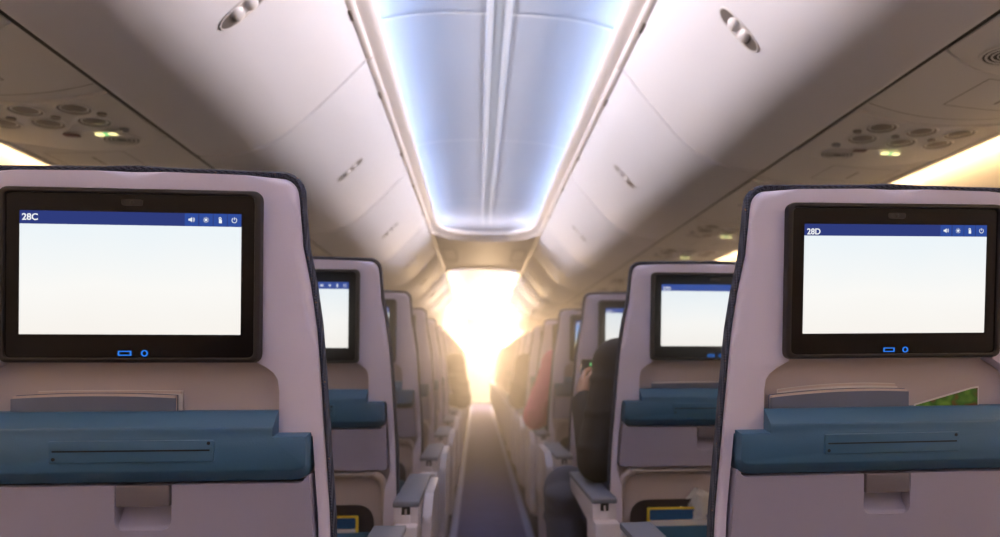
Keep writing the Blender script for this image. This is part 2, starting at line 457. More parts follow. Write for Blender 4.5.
    prism(bm, rrect(so - 0.0965, so + 0.0965, 0.8295, 0.8565, 0.0025, 3), -0.0215, -0.015, 0.0012, 2)
    prism(bm, rrect(so - 0.092, so + 0.092, 0.8430, 0.8450, 0.0008, 2), -0.0219, -0.015, 0, mi=1)
    for cu, cz in ((so - 0.0905, 0.8345), (so + 0.0905, 0.8525)):
        prism(bm, [(cu + 0.0022 * math.cos(2 * PI * k / 12), cz + 0.0022 * math.sin(2 * PI * k / 12)) for k in range(12)], -0.0219, -0.015, 0, mi=1)
    shear(bm); link_mesh('tablet_slot', bm, ['teal', 'tealdark'], hold)
    # grey tray table
    lc = 0.022 if side < 0 else -0.008
    o = rounded([(-0.230, 0.706), (0.230, 0.706), (0.2225, 0.814), (0.212, 0.8005), (lc + 0.033, 0.8005), (lc + 0.033, 0.745), (lc - 0.033, 0.745), (lc - 0.033, 0.8005), (-0.212, 0.8005), (-0.2225, 0.814)],
                [0.010, 0.010, 0.003, 0.010, 0.002, 0.012, 0.012, 0.002, 0.010, 0.003], 4)
    bm = bmesh.new(); stack(bm, [(o, 0.026), (o, -0.0075), (inset(o, 0.0008), -0.0095)]); shear(bm)
    tray = link_mesh('tray_table', bm, 'tray', t, sharp=50)
    bm = bmesh.new(); rows = []
    for z, w in ((0.742, -0.009), (0.7455, -0.0075), (0.750, -0.002), (0.756, 0.006), (0.764, 0.012), (0.775, 0.015), (0.802, 0.016)):
        rows.append([bm.verts.new((lc + u, w, z)) for u in (-0.035, -0.012, 0.012, 0.035)])
    for p, q in zip(rows, rows[1:]):
        for i in range(3): bm.faces.new((p[i], p[i + 1], q[i + 1], q[i]))
    shear(bm); link_mesh('latch_scoop', bm, 'tray', tray)
    bm = bmesh.new(); prism(bm, rounded([(lc - 0.0315, 0.774), (lc + 0.0315, 0.774), (lc + 0.0315, 0.8005), (lc - 0.0315, 0.8005)], [0.002] * 4, 2), -0.012, 0.004, 0.0015, 2); shear(bm)
    link_mesh('latch', bm, 'latch', tray)
    # rail under the tray and its two arms
    bm = bmesh.new(); tube(bm, [(-0.20, 0.004, 0.695), (0.20, 0.004, 0.695)], 0.0052, 12)
    for s in (-1, 1): tube(bm, [(s * 0.172, 0.004, 0.695), (s * 0.186, 0.004, 0.695)], 0.0075, 14)
    shear(bm); link_mesh('tray_rail', bm, 'chrome', t)
    for s in (-1, 1):
        bm = bmesh.new(); p = catmull([(s * 0.196, 0.003, 0.695), (s * 0.212, 0.004, 0.684), (s * 0.2195, 0.008, 0.655), (s * 0.2205, 0.012, 0.60), (s * 0.222, 0.018, 0.50), (s * 0.223, 0.024, 0.40)], 4)
        tube(bm, p, [0.0125 - 0.006 * min(1, k / 8) for k in range(len(p))], 12)
        shear(bm); link_mesh('tray_arm', bm, 'recess', t)
    # literature pocket low on the back: dark mouth and lip
    bm = bmesh.new(); o = rounded([(-0.195, 0.36), (0.195, 0.36), (0.195, 0.622), (-0.195, 0.622)], [0.01, 0.01, 0.045, 0.045], 6)
    prism(bm, o, 0.0215, 0.032); shear(bm); pk = link_mesh('literature_pocket', bm, 'pocket', t)
    bm = bmesh.new(); prism(bm, rrect(-0.196, 0.196, 0.35, 0.560, 0.012), 0.004, 0.012, 0.004, 2); shear(bm); link_mesh('pocket_front', bm, 'teal', pk)
    # cushion and its frame
    bm = bmesh.new(); box(bm, -0.235, 0.235, 0.20, 0.66, 0.36, 0.475, 0.035, 4); link_mesh('seat_cushion', bm, 'cushion', t)
    bm = bmesh.new(); box(bm, -0.25, 0.25, 0.14, 0.62, 0.315, 0.36, 0.012, 2); link_mesh('seat_frame', bm, 'latch', t)
    for s in (-1, 1):
        for yy, dy in ((0.20, 0.06), (0.56, -0.06)):
            bm = bmesh.new(); tube(bm, [(s * 0.13, yy, 0.33), (s * 0.13, yy + dy, 0.03), (s * 0.13, yy + dy, 0.0)], [0.016, 0.014, 0.024], 10); link_mesh('leg', bm, 'metal', t)
    # armrests
    for s in (a, -a):
        x = s * 0.28
        bm = bmesh.new()
        o = rounded([(-0.045, 0.578), (0.27, 0.600), (0.375, 0.605), (0.375, 0.640), (-0.045, 0.640)], [0.010, 0.02, 0.02, 0.02, 0.004], 5)
        fl = [bm.verts.new((x - 0.0265, y, z)) for y, z in o]; fr = [bm.verts.new((x + 0.0265, y, z)) for y, z in o]
        f0 = bm.faces.new(fl); f1 = bm.faces.new(fr[::-1]); n = len(o)
        for i in range(n): bm.faces.new((fl[i], fr[i], fr[(i + 1) % n], fl[(i + 1) % n]))
        bmesh.ops.bevel(bm, geom=list(f0.edges) + list(f1.edges), offset=0.005, segments=2, profile=0.5, affect='EDGES', clamp_overlap=True)
        arm = link_mesh('armrest', bm, 'arm', t, sharp=35)
        bm = bmesh.new(); o = rounded([(-0.048, 0.638), (0.380, 0.638), (0.380, 0.650), (-0.048, 0.650)], [0.002, 0.004, 0.006, 0.004], 3)
        fl = [bm.verts.new((x - 0.0285, y, z)) for y, z in o]; fr = [bm.verts.new((x + 0.0285, y, z)) for y, z in o]
        f0 = bm.faces.new(fl); f1 = bm.faces.new(fr[::-1]); n = len(o)
        for i in range(n): bm.faces.new((fl[i], fr[i], fr[(i + 1) % n], fl[(i + 1) % n]))
        bmesh.ops.bevel(bm, geom=list(f0.edges) + list(f1.edges), offset=0.004, segments=2, profile=0.5, affect='EDGES', clamp_overlap=True)
        link_mesh('armrest_pad', bm, 'pad', arm)
        bm = bmesh.new(); box(bm, x - 0.009, x + 0.009, -0.0475, -0.03, 0.622, 0.6395, 0.001, 1, 0)
        link_mesh('hinge_slot', bm, 'gap', arm)
        bm = bmesh.new(); box(bm, x - 0.0022, x + 0.0022, -0.0495, -0.03, 0.620, 0.634, 0.001, 1)
        box(bm, x - 0.0105, x + 0.0105, -0.0475, -0.03, 0.585, 0.621, 0.003, 2); link_mesh('hinge_tongue', bm, 'arm', arm)
        # sleeve the armrest pivots in
        bm = bmesh.new(); box(bm, x - 0.027, x + 0.028, -0.085, 0.05, 0.40, 0.603, 0.005, 2)
        link_mesh('armrest_bracket', bm, 'arm', t)
        if s == a:
            if not (side > 0 and row == 1):             # that one folds away for the passenger's leg
                bm = bmesh.new(); o = rounded([(0.02, 0.30), (0.375, 0.30), (0.385, 0.645), (0.10, 0.645), (0.02, 0.60)], [0.02, 0.05, 0.045, 0.03, 0.02], 6)
                xi, xo = x + s * 0.030, x + s * 0.052
                fl = [bm.verts.new((xi, y, z)) for y, z in o]; fr = [bm.verts.new((xo, y, z)) for y, z in o]
                f0 = bm.faces.new(fl); f1 = bm.faces.new(fr[::-1]); n = len(o)
                for i in range(n): bm.faces.new((fl[i], fr[i], fr[(i + 1) % n], fl[(i + 1) % n]))
                bmesh.ops.bevel(bm, geom=list(f1.edges) + list(f0.edges), offset=0.008, segments=3, profile=0.5, affect='EDGES', clamp_overlap=True)
                link_mesh('side_panel', bm, 'arm', t, sharp=45)
            bm = bmesh.new(); o = rounded([(0.16, 0.26), (0.60, 0.26), (0.66, 0.36), (0.62, 0.47), (0.16, 0.44)], [0.03, 0.04, 0.06, 0.06, 0.03], 6)
            xi, xo = s * 0.252, s * 0.305
            fl = [bm.verts.new((xi, y, z)) for y, z in o]; fr = [bm.verts.new((xo, y, z)) for y, z in o]
            f0 = bm.faces.new(fl); f1 = bm.faces.new(fr[::-1]); n = len(o)
            for i in range(n): bm.faces.new((fl[i], fr[i], fr[(i + 1) % n], fl[(i + 1) % n]))
            bmesh.ops.bevel(bm, geom=list(f1.edges) + list(f0.edges), offset=0.014, segments=3, profile=0.5, affect='EDGES', clamp_overlap=True)
            link_mesh('base_fairing', bm, 'arm', t, sharp=45)
    return t

ORD = ['nearest', 'second', 'third', 'fourth', 'fifth', 'sixth', 'seventh', 'eighth', 'ninth', 'tenth', 'eleventh', 'twelfth', 'thirteenth', 'fourteenth', 'fifteenth', 'sixteenth', 'seventeenth', 'eighteenth']
NROW = 17
def set_text(root, number, scr=None):
    for mon in root.children:
        if mon.name.startswith('monitor'):
            for c in mon.children:
                if c.name.startswith('seat_number'):
                    c.data = text_mesh(number)
                if scr and c.name.startswith('screen'):
                    c.data = c.data.copy(); c.data.materials[0] = M[scr]
special = {(1, 1): 'grey seat whose lit screen reads 27D, a dark jacketed arm beside it',
           (1, 2): 'third grey seat back on the right, its pale screen half hidden by a black jacket',
           (1, 3): 'grey seat with a blue and yellow picture on its screen, right of the aisle',
           (1, 4): 'grey seat with an orange picture on its screen, behind the pink sleeve',
           (-1, 1): 'grey seat left of the aisle, directly in front of the seat showing 28C'}
for side in (-1, 1):
    let = 'C' if side < 0 else 'D'; nm = 'left' if side < 0 else 'right'
    grp = 'seat backs along the %s of the aisle' % nm
    first = None; second = None
    for k in range(NROW):
        num = '%d%s' % (28 - k, let)
        if k == 0:
            lab = 'large grey seat back with navy fabric edge, its lit screen marked %s' % num
            first = make_seat(side, 0, lab, grp, num, barmat='navy', extra=0.0 if side < 0 else EX28); continue
        lab = special.get((side, k), '%s seat in the %s-hand column of grey seat backs, counted from the one marked 28%s' % (ORD[k], nm, let))
        if side > 0 and k == 1:
            make_seat(side, k, lab, grp, num, barmat='navy2'); continue
        if side > 0 and k == 2:
            first = make_seat(side, k, lab, grp, num, barmat='navy2'); continue
        c = copy_tree(first); c.location = (side * SEATX, ROW0 + PITCH * k, 0)
        c['label'] = lab
        set_text(c, num, {(1, 3): 'scr_sky', (1, 4): 'scr_dusk'}.get((side, k)))

# ------------------------------------------------------------------ things in the pockets
def yback(row, z, w, extra=0.0): return ROW0 + PITCH * row + w + (1.063 - z) * RECL + (1.15 - z) * extra
def magazine(name, label, row, xc, u0, u1, z0, z1, w, th, sag, mats, cat='magazine', group=None, tilt=0.0):
    """A soft paper booklet standing in the holder: two covers and a leafed block between."""
    t = empty(name, (xc, yback(row, z0, w, EX28 if row == 0 and xc > 0 else 0), z0)); tag(t, label, cat, group)
    def slab(pn, wa, wb, m, top, inset):
        bm = bmesh.new(); n = 14; rows = []
        for k in range(n + 1):
            u = u0 + inset + (u1 - u0 - 2 * inset) * k / n; s = k / n
            zt = (z1 - z0) + top + tilt * (s - 0.5) - sag * (2 * s - 1) ** 2
            rows.append([bm.verts.new((u, wa, 0)), bm.verts.new((u, wb, 0)), bm.verts.new((u, wb - zt * RECL, zt)), bm.verts.new((u, wa - zt * RECL, zt))])
        for p, q in zip(rows, rows[1:]):
            for i in range(4): bm.faces.new((p[i], p[(i + 1) % 4], q[(i + 1) % 4], q[i]))
        bm.faces.new(rows[0]); bm.faces.new(rows[-1][::-1])
        return link_mesh(pn, bm, m, t, sharp=30)
    slab('front_cover', 0.0, 0.0012, mats[0], -0.003, 0)
    slab('pages', 0.0012, th - 0.0012, mats[1], 0.0, 0.002)
    slab('back_cover', th - 0.0012, th, mats[0], 0.001, 0.001)
    return t
magazine('magazine', 'slate-blue magazine standing in the pocket under the 28C screen', 0, -SEATX, -0.142, 0.054, 0.865, 0.9125, 0.006, 0.011, 0.003, ('magblue', 'paperedge'))
magazine('magazine', 'thin pale booklet behind the slate-blue magazine under the 28C screen', 0, -SEATX, -0.120, 0.057, 0.865, 0.9155, 0.019, 0.006, 0.001, ('paper', 'paperedge'))
magazine('magazine', 'slate-blue magazine in the pocket under the 28D screen, beside a green leaflet', 0, SEATX, -0.170, 0.030, 0.865, 0.915, 0.006, 0.010, 0.004, ('magblue', 'paperedge'), tilt=0.006)
magazine('magazine', 'thin pale booklet behind the slate-blue magazine under the 28D screen', 0, SEATX, -0.155, 0.020, 0.865, 0.922, 0.018, 0.006, 0.004, ('paper', 'paperedge'), tilt=0.006)
magazine('magazine', 'pale magazine in the pocket under the 27D screen', 1, SEATX, -0.150, 0.15, 0.865, 0.9075, 0.006, 0.012, 0.002, ('magblue', 'paper'))
t = empty('leaflet', (SEATX, yback(0, 0.875, 0.010, EX28), 0.875)); tag(t, 'green leafy leaflet poking out of the pocket under the 28D screen', 'leaflet')
bm = bmesh.new(); o = [(0.043, 0.0), (0.135, 0.0), (0.135, 0.0395), (0.127, 0.0385), (0.043, 0.0165)]
prism(bm, o, 0.0, 0.0008); 
for v in bm.verts: v.co.y -= v.co.z * RECL
link_mesh('printed_face', bm, 'leaflet', t)
bm = bmesh.new(); prism(bm, [(0.041, 0.0), (0.137, 0.0), (0.137, 0.042), (0.127, 0.0405), (0.041, 0.018)], 0.0009, 0.0018)
for v in bm.verts: v.co.y -= v.co.z * RECL
link_mesh('paper_back', bm, 'paper', t)
def safety_card(row, xc, u0, u1, z1, label):
    t = empty('safety_card', (xc, yback(row, 0.40, 0.0145), 0.40)); tag(t, label, 'safety card')
    h = z1 - 0.40; um = (u0 + u1) / 2
    def pl(n, a, b, c, d, w0, w1, m):
        bm = bmesh.new(); prism(bm, rrect(a, b, c, d, 0.004, 3), w0, w1)
        for v in bm.verts: v.co.y -= v.co.z * RECL
        link_mesh(n, bm, m, t)
    pl('card', u0, u1, 0, h, 0.0005, 0.0045, 'cardyellow')
    pl('blue_band', u0 + 0.006, u1 - 0.006, h - 0.030, h - 0.005, 0.0, 0.002, 'cardblue')
    pl('white_band', u0 + 0.006, u1 - 0.006, 0.01, h - 0.0305, 0.0, 0.002, 'paper')
safety_card(1, SEATX, -0.155, 0.10, 0.604, 'yellow-edged blue and white safety card low on the 27D seat back')
safety_card(1, -SEATX, -0.10, 0.160, 0.598, 'yellow-edged safety card low on the seat back in front of 28C')
# crumpled tissue
bm = bmesh.new(); n = 9; rows = []
for i in range(n + 1):
    rows.append([])
    for j in range(n + 1):
        s, r_ = i / n, j / n
        u = -0.095 + 0.125 * s + 0.012 * r_ * (s < 0.4); z = r_ * (0.022 + 0.058 * s / 0.36 if s < 0.36 else 0.080 - 0.032 * (s - 0.36) / 0.64)
        rows[-1].append(bm.verts.new((u + random.uniform(-.0015, .0015), random.uniform(-.0025, .0025) - z * RECL + 0.008 * math.sin(s * 9), z)))
for i in range(n):
    for j in range(n): bm.faces.new((rows[i][j], rows[i + 1][j], rows[i + 1][j + 1], rows[i][j + 1]))
bmesh.ops.solidify(bm, geom=list(bm.faces), thickness=0.0012)
o = link_mesh('tissue', bm, 'tissue', sharp=25); o.location = (SEATX + 0.005, yback(1, 0.575, 0.0165), 0.575)
tag(o, 'crumpled white tissue tucked behind the safety card on the 27D seat back', 'tissue')

# the two nearest seats' armrests sit a little further forward and higher
for o in list(COL.objects):
    if o.name.startswith('armrest') and o.parent and o.parent.get('label') and not o.name.startswith(('armrest_pad', 'armrest_bracket')) and o.parent.location.y < ROW0 + 0.1:
        o.location = (0, 0.06, 0.013)
# the 28D seat and what its pocket holds are tipped together about the seat's top
tipm = Matrix.Translation((SEATX, 0, 1.18)) @ Matrix.Rotation(-ROLL28, 4, 'Y') @ Matrix.Translation((-SEATX, 0, -1.18))
bpy.context.view_layer.update()
for o in list(COL.objects):
    if o.parent is None and o.get('label') and ('28D' in o['label']) and abs(o.location.x - SEATX) < 0.02 and o.location.y < 1.2: o.matrix_world = tipm @ o.matrix_world

# ------------------------------------------------------------------ the cabin shell
Y0, Y1 = -6.2, 17.2
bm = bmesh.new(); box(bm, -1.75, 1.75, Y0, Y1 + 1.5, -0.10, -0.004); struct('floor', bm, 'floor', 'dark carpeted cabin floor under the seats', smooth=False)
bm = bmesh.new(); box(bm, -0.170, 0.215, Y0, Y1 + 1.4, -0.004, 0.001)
struct('floor_2', bm, 'carpet', 'blue-grey carpet runner along the aisle', smooth=False)
for i, (x0, x1) in enumerate(((-0.212, -0.170), (0.215, 0.257))):
    bm = bmesh.new(); box(bm, x0, x1, Y0, Y1, -0.004, 0.006, 0.003, 2)
    struct('trim_%d' % (i + 1), bm, 'strip', 'blue floor path strip along the %s edge of the aisle carpet' % ('left', 'right')[i])

def xo(Z): return -0.068 + 0.052 * Z          # overhead centre line
def ov(pts, s): return [(s * x + xo(Z), Z + CAMZ) for x, Z in pts]

# bins ------------------------------------------------------------
BIN = catmull([(0.449, 1.037), (0.482, 0.996), (0.545, 0.921), (0.612, 0.846), (0.668, 0.787), (0.728, 0.740), (0.795, 0.708), (0.87, 0.690), (0.955, 0.681), (0.972, 0.693), (0.976, 0.725)], 5)
BL = 1.52; BIN0 = 1.77
def point_on_bin(ratio):
    for (x0, Z0), (x1, Z1) in zip(BIN, BIN[1:]):
        r0, r1 = x0 / Z0, x1 / Z1
        if r0 <= ratio <= r1:
            k = (ratio - r0) / (r1 - r0)
            return Vector((x0 + (x1 - x0) * k, Z0 + (Z1 - Z0) * k)), Vector((x1 - x0, Z1 - Z0)).normalized()
def make_bin(s, label, group):
    t = empty('overhead_bin', (0, BIN0, 0)); tag(t, label, 'overhead bin', group)
    L = BL / 2 - 0.0055
    P2 = [Vector(p) for p in BIN]
    nrm = []
    for i in range(len(P2)):
        d = (P2[min(i + 1, len(P2) - 1)] - P2[max(i - 1, 0)]).normalized(); nrm.append(Vector((-d.y, d.x)) * -1)
    # door: a curved skin with rolled edges
    bm = bmesh.new(); rows = []
    for y, off in ((-L, 0.016), (-L, 0.007), (-L + 0.004, 0.002), (-L + 0.013, 0.0), (0, 0), (L - 0.013, 0.0), (L - 0.004, 0.002), (L, 0.007), (L, 0.016)):
        rows.append([bm.verts.new((s * (p.x - n_.x * off) + xo(p.y), y, p.y - n_.y * off + CAMZ)) for p, n_ in zip(P2, nrm)])
    for a, b in zip(rows, rows[1:]):
        for i in range(len(P2) - 1): bm.faces.new((a[i], a[i + 1], b[i + 1], b[i]))
    door = link_mesh('door', bm, 'bin', t, sharp=60)
    # body behind the door
    bm = bmesh.new()
    inner = [(p.x - n_.x * 0.014, p.y - n_.y * 0.014) for p, n_ in zip(P2, nrm)][::2]
    prof = ov(inner + [(1.05, 0.80), (1.30, 0.95), (1.30, 1.10), (0.52, 1.10), (0.464, 1.05)], s)
    r = sweep(bm, prof, -BL / 2 + 0.001, BL / 2 - 0.001, 1, close=True); bm.faces.new(r[0]); bm.faces.new(r[1][::-1])
    link_mesh('body', bm, 'psuline', t, smooth=False)
    # cream rail over the door with two dark hinge slots
    bm = bmesh.new(); prof = ov([(0.4515, 1.041), (0.436, 1.043), (0.427, 1.052), (0.429, 1.061), (0.443, 1.066), (0.462, 1.065)], s)
    r = sweep(bm, prof, -L - 0.001, L + 0.001, 1, close=True); bm.faces.new(r[0]); bm.faces.new(r[1][::-1]); rail = link_mesh('hinge_rail', bm, 'lip', t, sharp=60)
    for yy in (-0.42, 0.42):
        bm = bmesh.new(); p = ov([(0.446, 1.038)], s)[0]; box(bm, p[0] - 0.006, p[0] + 0.006, yy - 0.03, yy + 0.03, p[1] - 0.003, p[1] + 0.003, 0.001, 1); link_mesh('hinge', bm, 'psuline', rail)
    # latch: an oval well with a paddle dimple at each end
    c, tg = point_on_bin(0.722); nv = Vector((tg.y, -tg.x)); 
    if nv.y > 0: nv = -nv
    def P3(a, y, d):       # a along the door, d out of it
        # follow the door curve
        best = c + tg * a
        i = min(range(len(P2)), key=lambda q: (P2[q] - best).length)
        n_ = nrm[i] if nrm[i].y < 0 else -nrm[i]
        # distance to the curve along n_
        k = max(0, min(len(P2) - 2, i if (best - P2[i]).dot(P2[min(i + 1, len(P2) - 1)] - P2[i]) > 0 else i - 1))
        u, v = P2[k], P2[k + 1]; f = max(0, min(1, (best - u).dot(v - u) / (v - u).length_squared)); q = u + (v - u) * f
        nn = (nrm[k] * (1 - f) + nrm[k + 1] * f).normalized()
        if nn.y > 0: nn = -nn
        q = q + nn * d
        return (s * q.x + xo(q.y), y, q.y + CAMZ)
    HL, HW = 0.073, 0.030
    def oval(hl, hw, n=28): return [(hl * math.copysign(abs(math.cos(q)) ** 0.75, math.cos(q)), hw * math.copysign(abs(math.sin(q)) ** 0.85, math.sin(q))) for q in [2 * PI * k / n for k in range(n)]]
    bm = bmesh.new(); rings = []
    for sc, d in ((1.10, 0.0008), (1.05, 0.0032), (0.98, 0.0036), (0.92, 0.0015), (0.90, 0.0012)):
        rings.append([bm.verts.new(P3(a * (1 + (sc - 1) * 0.5), y * sc, d)) for a, y in oval(HL, HW)])
    for a, b in zip(rings, rings[1:]):
        for i in range(28): bm.faces.new((a[i], a[(i + 1) % 28], b[(i + 1) % 28], b[i]))
    bm.faces.new(rings[-1])
    lat = link_mesh('latch', bm, 'binpad', t, sharp=60)
    for e in (-1, 1):
        # flat dark oval at each end, a scoop's shade put into colour
        bm = bmesh.new(); pts = [(e * (0.060 * 0.5 + 0.036 * 0.9 * math.cos(q) * (1 if math.cos(q) > 0 else 0.75)) + e * 0.008, 0.0245 * math.sin(q)) for q in [2 * PI * k / 24 for k in range(24)]]
        bm.faces.new([bm.verts.new(P3(a, y, 0.0022)) for a, y in pts]); link_mesh('finger_well_shade', bm, 'binshade', lat)
        # domed paddle
        bm = bmesh.new(); rings = []
        for k in range(5):
            rr = math.cos(k / 5 * PI / 2); hh = math.sin(k / 5 * PI / 2)
            rings.append([bm.verts.new(P3(e * 0.0205 + 0.0185 * rr * math.cos(q), 0.0255 * rr * math.sin(q), 0.001 + 0.012 * hh)) for q in [2 * PI * j / 20 for j in range(20)]])
        for a, b in zip(rings, rings[1:]):
            for i in range(20): bm.faces.new((a[i], a[(i + 1) % 20], b[(i + 1) % 20], b[i]))
        bm.faces.new(rings[-1]); link_mesh('paddle', bm, 'binpad', lat)
    return t
NB0, NB1 = -4, 9
for s in (-1, 1):
    nm = 'left' if s < 0 else 'right'
    src = None
    for k in range(NB0, NB1 + 1):
        if k < 0: lab = 'overhead bin on the %s, out of view behind the camera, %s' % (nm, ORD[-k])
        else: lab = '%s overhead bin with an oval latch along the %s of the cabin' % (ORD[k] if k else 'nearest whole', nm)
        if src is None: src = make_bin(s, lab, 'overhead bins along the %s' % nm); c = src
        else: c = copy_tree(src); c['label'] = lab
        c.location = (0, BIN0 + BL * k, 0)

# black strip between bins and service panels, the gap's shade in its colour
for s in (-1, 1):
    nm = 'left' if s < 0 else 'right'
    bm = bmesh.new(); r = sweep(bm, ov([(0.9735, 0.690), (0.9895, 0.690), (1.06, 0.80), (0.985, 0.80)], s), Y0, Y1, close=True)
    struct('trim_%d' % (3 if s < 0 else 4), bm, 'gap', 'black strip painting the shadow gap under the %s overhead bins' % nm, smooth=False)

# service panels ---------------------------------------------------
PZ0, PZ1 = 0.690, 0.668
def psu_z(x): 
    k = (x - 0.998) / (1.468 - 0.998); return PZ0 + (PZ1 - PZ0) * k - 0.010 * math.sin(PI * max(0, min(1, k)))
def disc(bm, s, cx, cy, rx, ry, d0, d1, mi=0, n=24, inner=0.0):
    """A raised (or ring-shaped) disc on the underside of the service panels; d is how far it hangs down."""
    def pt(r, q, d):
        x = cx + rx * r * math.cos(q); return bm.verts.new((s * x + xo(psu_z(x)), cy + ry * r * math.sin(q), psu_z(x) - d + CAMZ))
    A = [pt(1, 2 * PI * k / n, d0) for k in range(n)]; B = [pt(0.96, 2 * PI * k / n, d1) for k in range(n)]
    for i in range(n): bm.faces.new((A[i], A[(i + 1) % n], B[(i + 1) % n], B[i])).material_index = mi
    if inner > 0:
        Cc = [pt(inner, 2 * PI * k / n, d1) for k in range(n)]; D = [pt(inner * 0.96, 2 * PI * k / n, d0) for k in range(n)]
        for i in range(n):
            bm.faces.new((B[i], B[(i + 1) % n], Cc[(i + 1) % n], Cc[i])).material_index = mi
            bm.faces.new((Cc[i], Cc[(i + 1) % n], D[(i + 1) % n], D[i])).material_index = mi
    else: bm.faces.new(B).material_index = mi
def psu_skin(bm, s, y0f, y1f, d=0.0, x0=0.989, x1=1.455, nx=16, lip=True):
    """A panel between two end curves y0f(x), y1f(x)."""
    rows = []
    for k in range(nx + 1):
        x = x0 + (x1 - x0) * k / nx; z = psu_z(x) - d + CAMZ; X = s * x + xo(psu_z(x))
        ya, yb = y0f(k / nx), y1f(k / nx)
        rows.append([bm.verts.new((X, ya, z + 0.012)), bm.verts.new((X, ya + 0.003, z + 0.001)), bm.verts.new((X, ya + 0.008, z)), bm.verts.new((X, yb - 0.008, z)), bm.verts.new((X, yb - 0.003, z + 0.001)), bm.verts.new((X, yb, z + 0.012))])
    for a, b in zip(rows, rows[1:]):
        for i in range(5): bm.faces.new((a[i], a[i + 1], b[i + 1], b[i]))
    for rw in (rows[0], rows[-1]):
        e = [bm.verts.new(v.co + Vector((0, 0, 0.02))) for v in rw]
        for i in range(5): bm.faces.new((rw[i], rw[i + 1], e[i + 1], e[i]))
bulge = lambda q: 0.045 * (1 - (2 * q - 1) ** 2)
PSUY = 0.0
PSUS = {1: 2.10, -1: 2.155}          # centre of the first whole unit on each side
def make_psu(s, label, group):
    t = empty('service_panel', (0, PSUY, 0)); tag(t, label, 'service panel', group)
    bm = bmesh.new(); psu_skin(bm, s, lambda q: -0.205 + bulge(q), lambda q: 0.183 + 2 * bulge(q), 0.004); link_mesh('panel', bm, 'psu', t, sharp=50)
    for i, x in enumerate((1.113, 1.234, 1.351)):
        for cy in (-0.112, -0.004):
            bm = bmesh.new(); disc(bm, s, x, cy, 0.045, 0.049, 0.004, 0.0065, 0, inner=0.88)
            l = link_mesh('reading_light', bm, 'psu', t)
            # dished reflector: pale rim falling to a darker lens
            bm = bmesh.new(); rings = []
            for rr, dd in ((1.0, 0.0062), (0.8, 0.0035), (0.55, 0.0052), (0.3, 0.0075), (0.0, 0.0082)):
                rings.append([bm.verts.new((s * (x + 0.040 * rr * math.cos(q)) + xo(psu_z(x)), cy + 0.0432 * rr * math.sin(q), psu_z(x + 0.040 * rr * math.cos(q)) - dd + CAMZ)) for q in [2 * PI * k / 24 for k in range(24)]] if rr else [bm.verts.new((s * x + xo(psu_z(x)), cy, psu_z(x) - dd + CAMZ))])
            for a, b in zip(rings, rings[1:]):
                for k in range(24):
                    if len(b) == 1: bm.faces.new((a[k], a[(k + 1) % 24], b[0]))
                    else: bm.faces.new((a[k], a[(k + 1) % 24], b[(k + 1) % 24], b[k]))
            link_mesh('lens', bm, 'lens', l)
        bm = bmesh.new(); disc(bm, s, x - 0.046, -0.062 + 0.006 * i, 0.012, 0.013, 0.004, 0.009); link_mesh('call_button', bm, 'lens', t)
    bm = bmesh.new(); disc(bm, s, 1.069, 0.074, 0.013, 0.014, 0.004, 0.009); link_mesh('call_button', bm, 'pad', t)
    # speaker grille of concentric rings
    bm = bmesh.new(); disc(bm, s, 1.115, 0.163, 0.056, 0.056, 0.003, 0.0062, 0)
    sp = link_mesh('speaker_grille', bm, 'grille', t)
    bm = bmesh.new()
    for rr in (1.0, 0.78, 0.56, 0.34): disc(bm, s, 1.115, 0.163, 0.056 * rr, 0.056 * rr, 0.003, 0.0078, 0, inner=0.86)
    link_mesh('grille_ring', bm, 'psu', sp)
    # lit seat-belt / no-smoking sign
    def plate(xc, hw, c, d, dd, th=0.002):
        bm = bmesh.new(); z = psu_z(xc); X = s * xc + xo(z); box(bm, X - hw, X + hw, c, d, z - dd - th + CAMZ, z - dd + th + CAMZ, 0.0008, 1); return bm
    xr, xl = (1.150, 1.252) if s > 0 else (1.215, 1.122)
    sg = link_mesh('sign', plate((xr + xl) / 2 + 0.01 * s, 0.090, 0.066, 0.106, 0.005), 'psu', t)
    link_mesh('no_smoking_symbol', plate(xl - 0.017, 0.0105, 0.078, 0.095, 0.0125), 'signlit', sg)
    link_mesh('seat_belt_symbol', plate(xl + 0.019, 0.0105, 0.078, 0.095, 0.0125), 'signlit', sg)
    link_mesh('green_symbol', plate(xl + 0.001, 0.004, 0.076, 0.096, 0.0125), 'signgreen', sg)
    link_mesh('red_symbol', plate(xr, 0.020, 0.072, 0.094, 0.0125), 'red', sg)
    return t
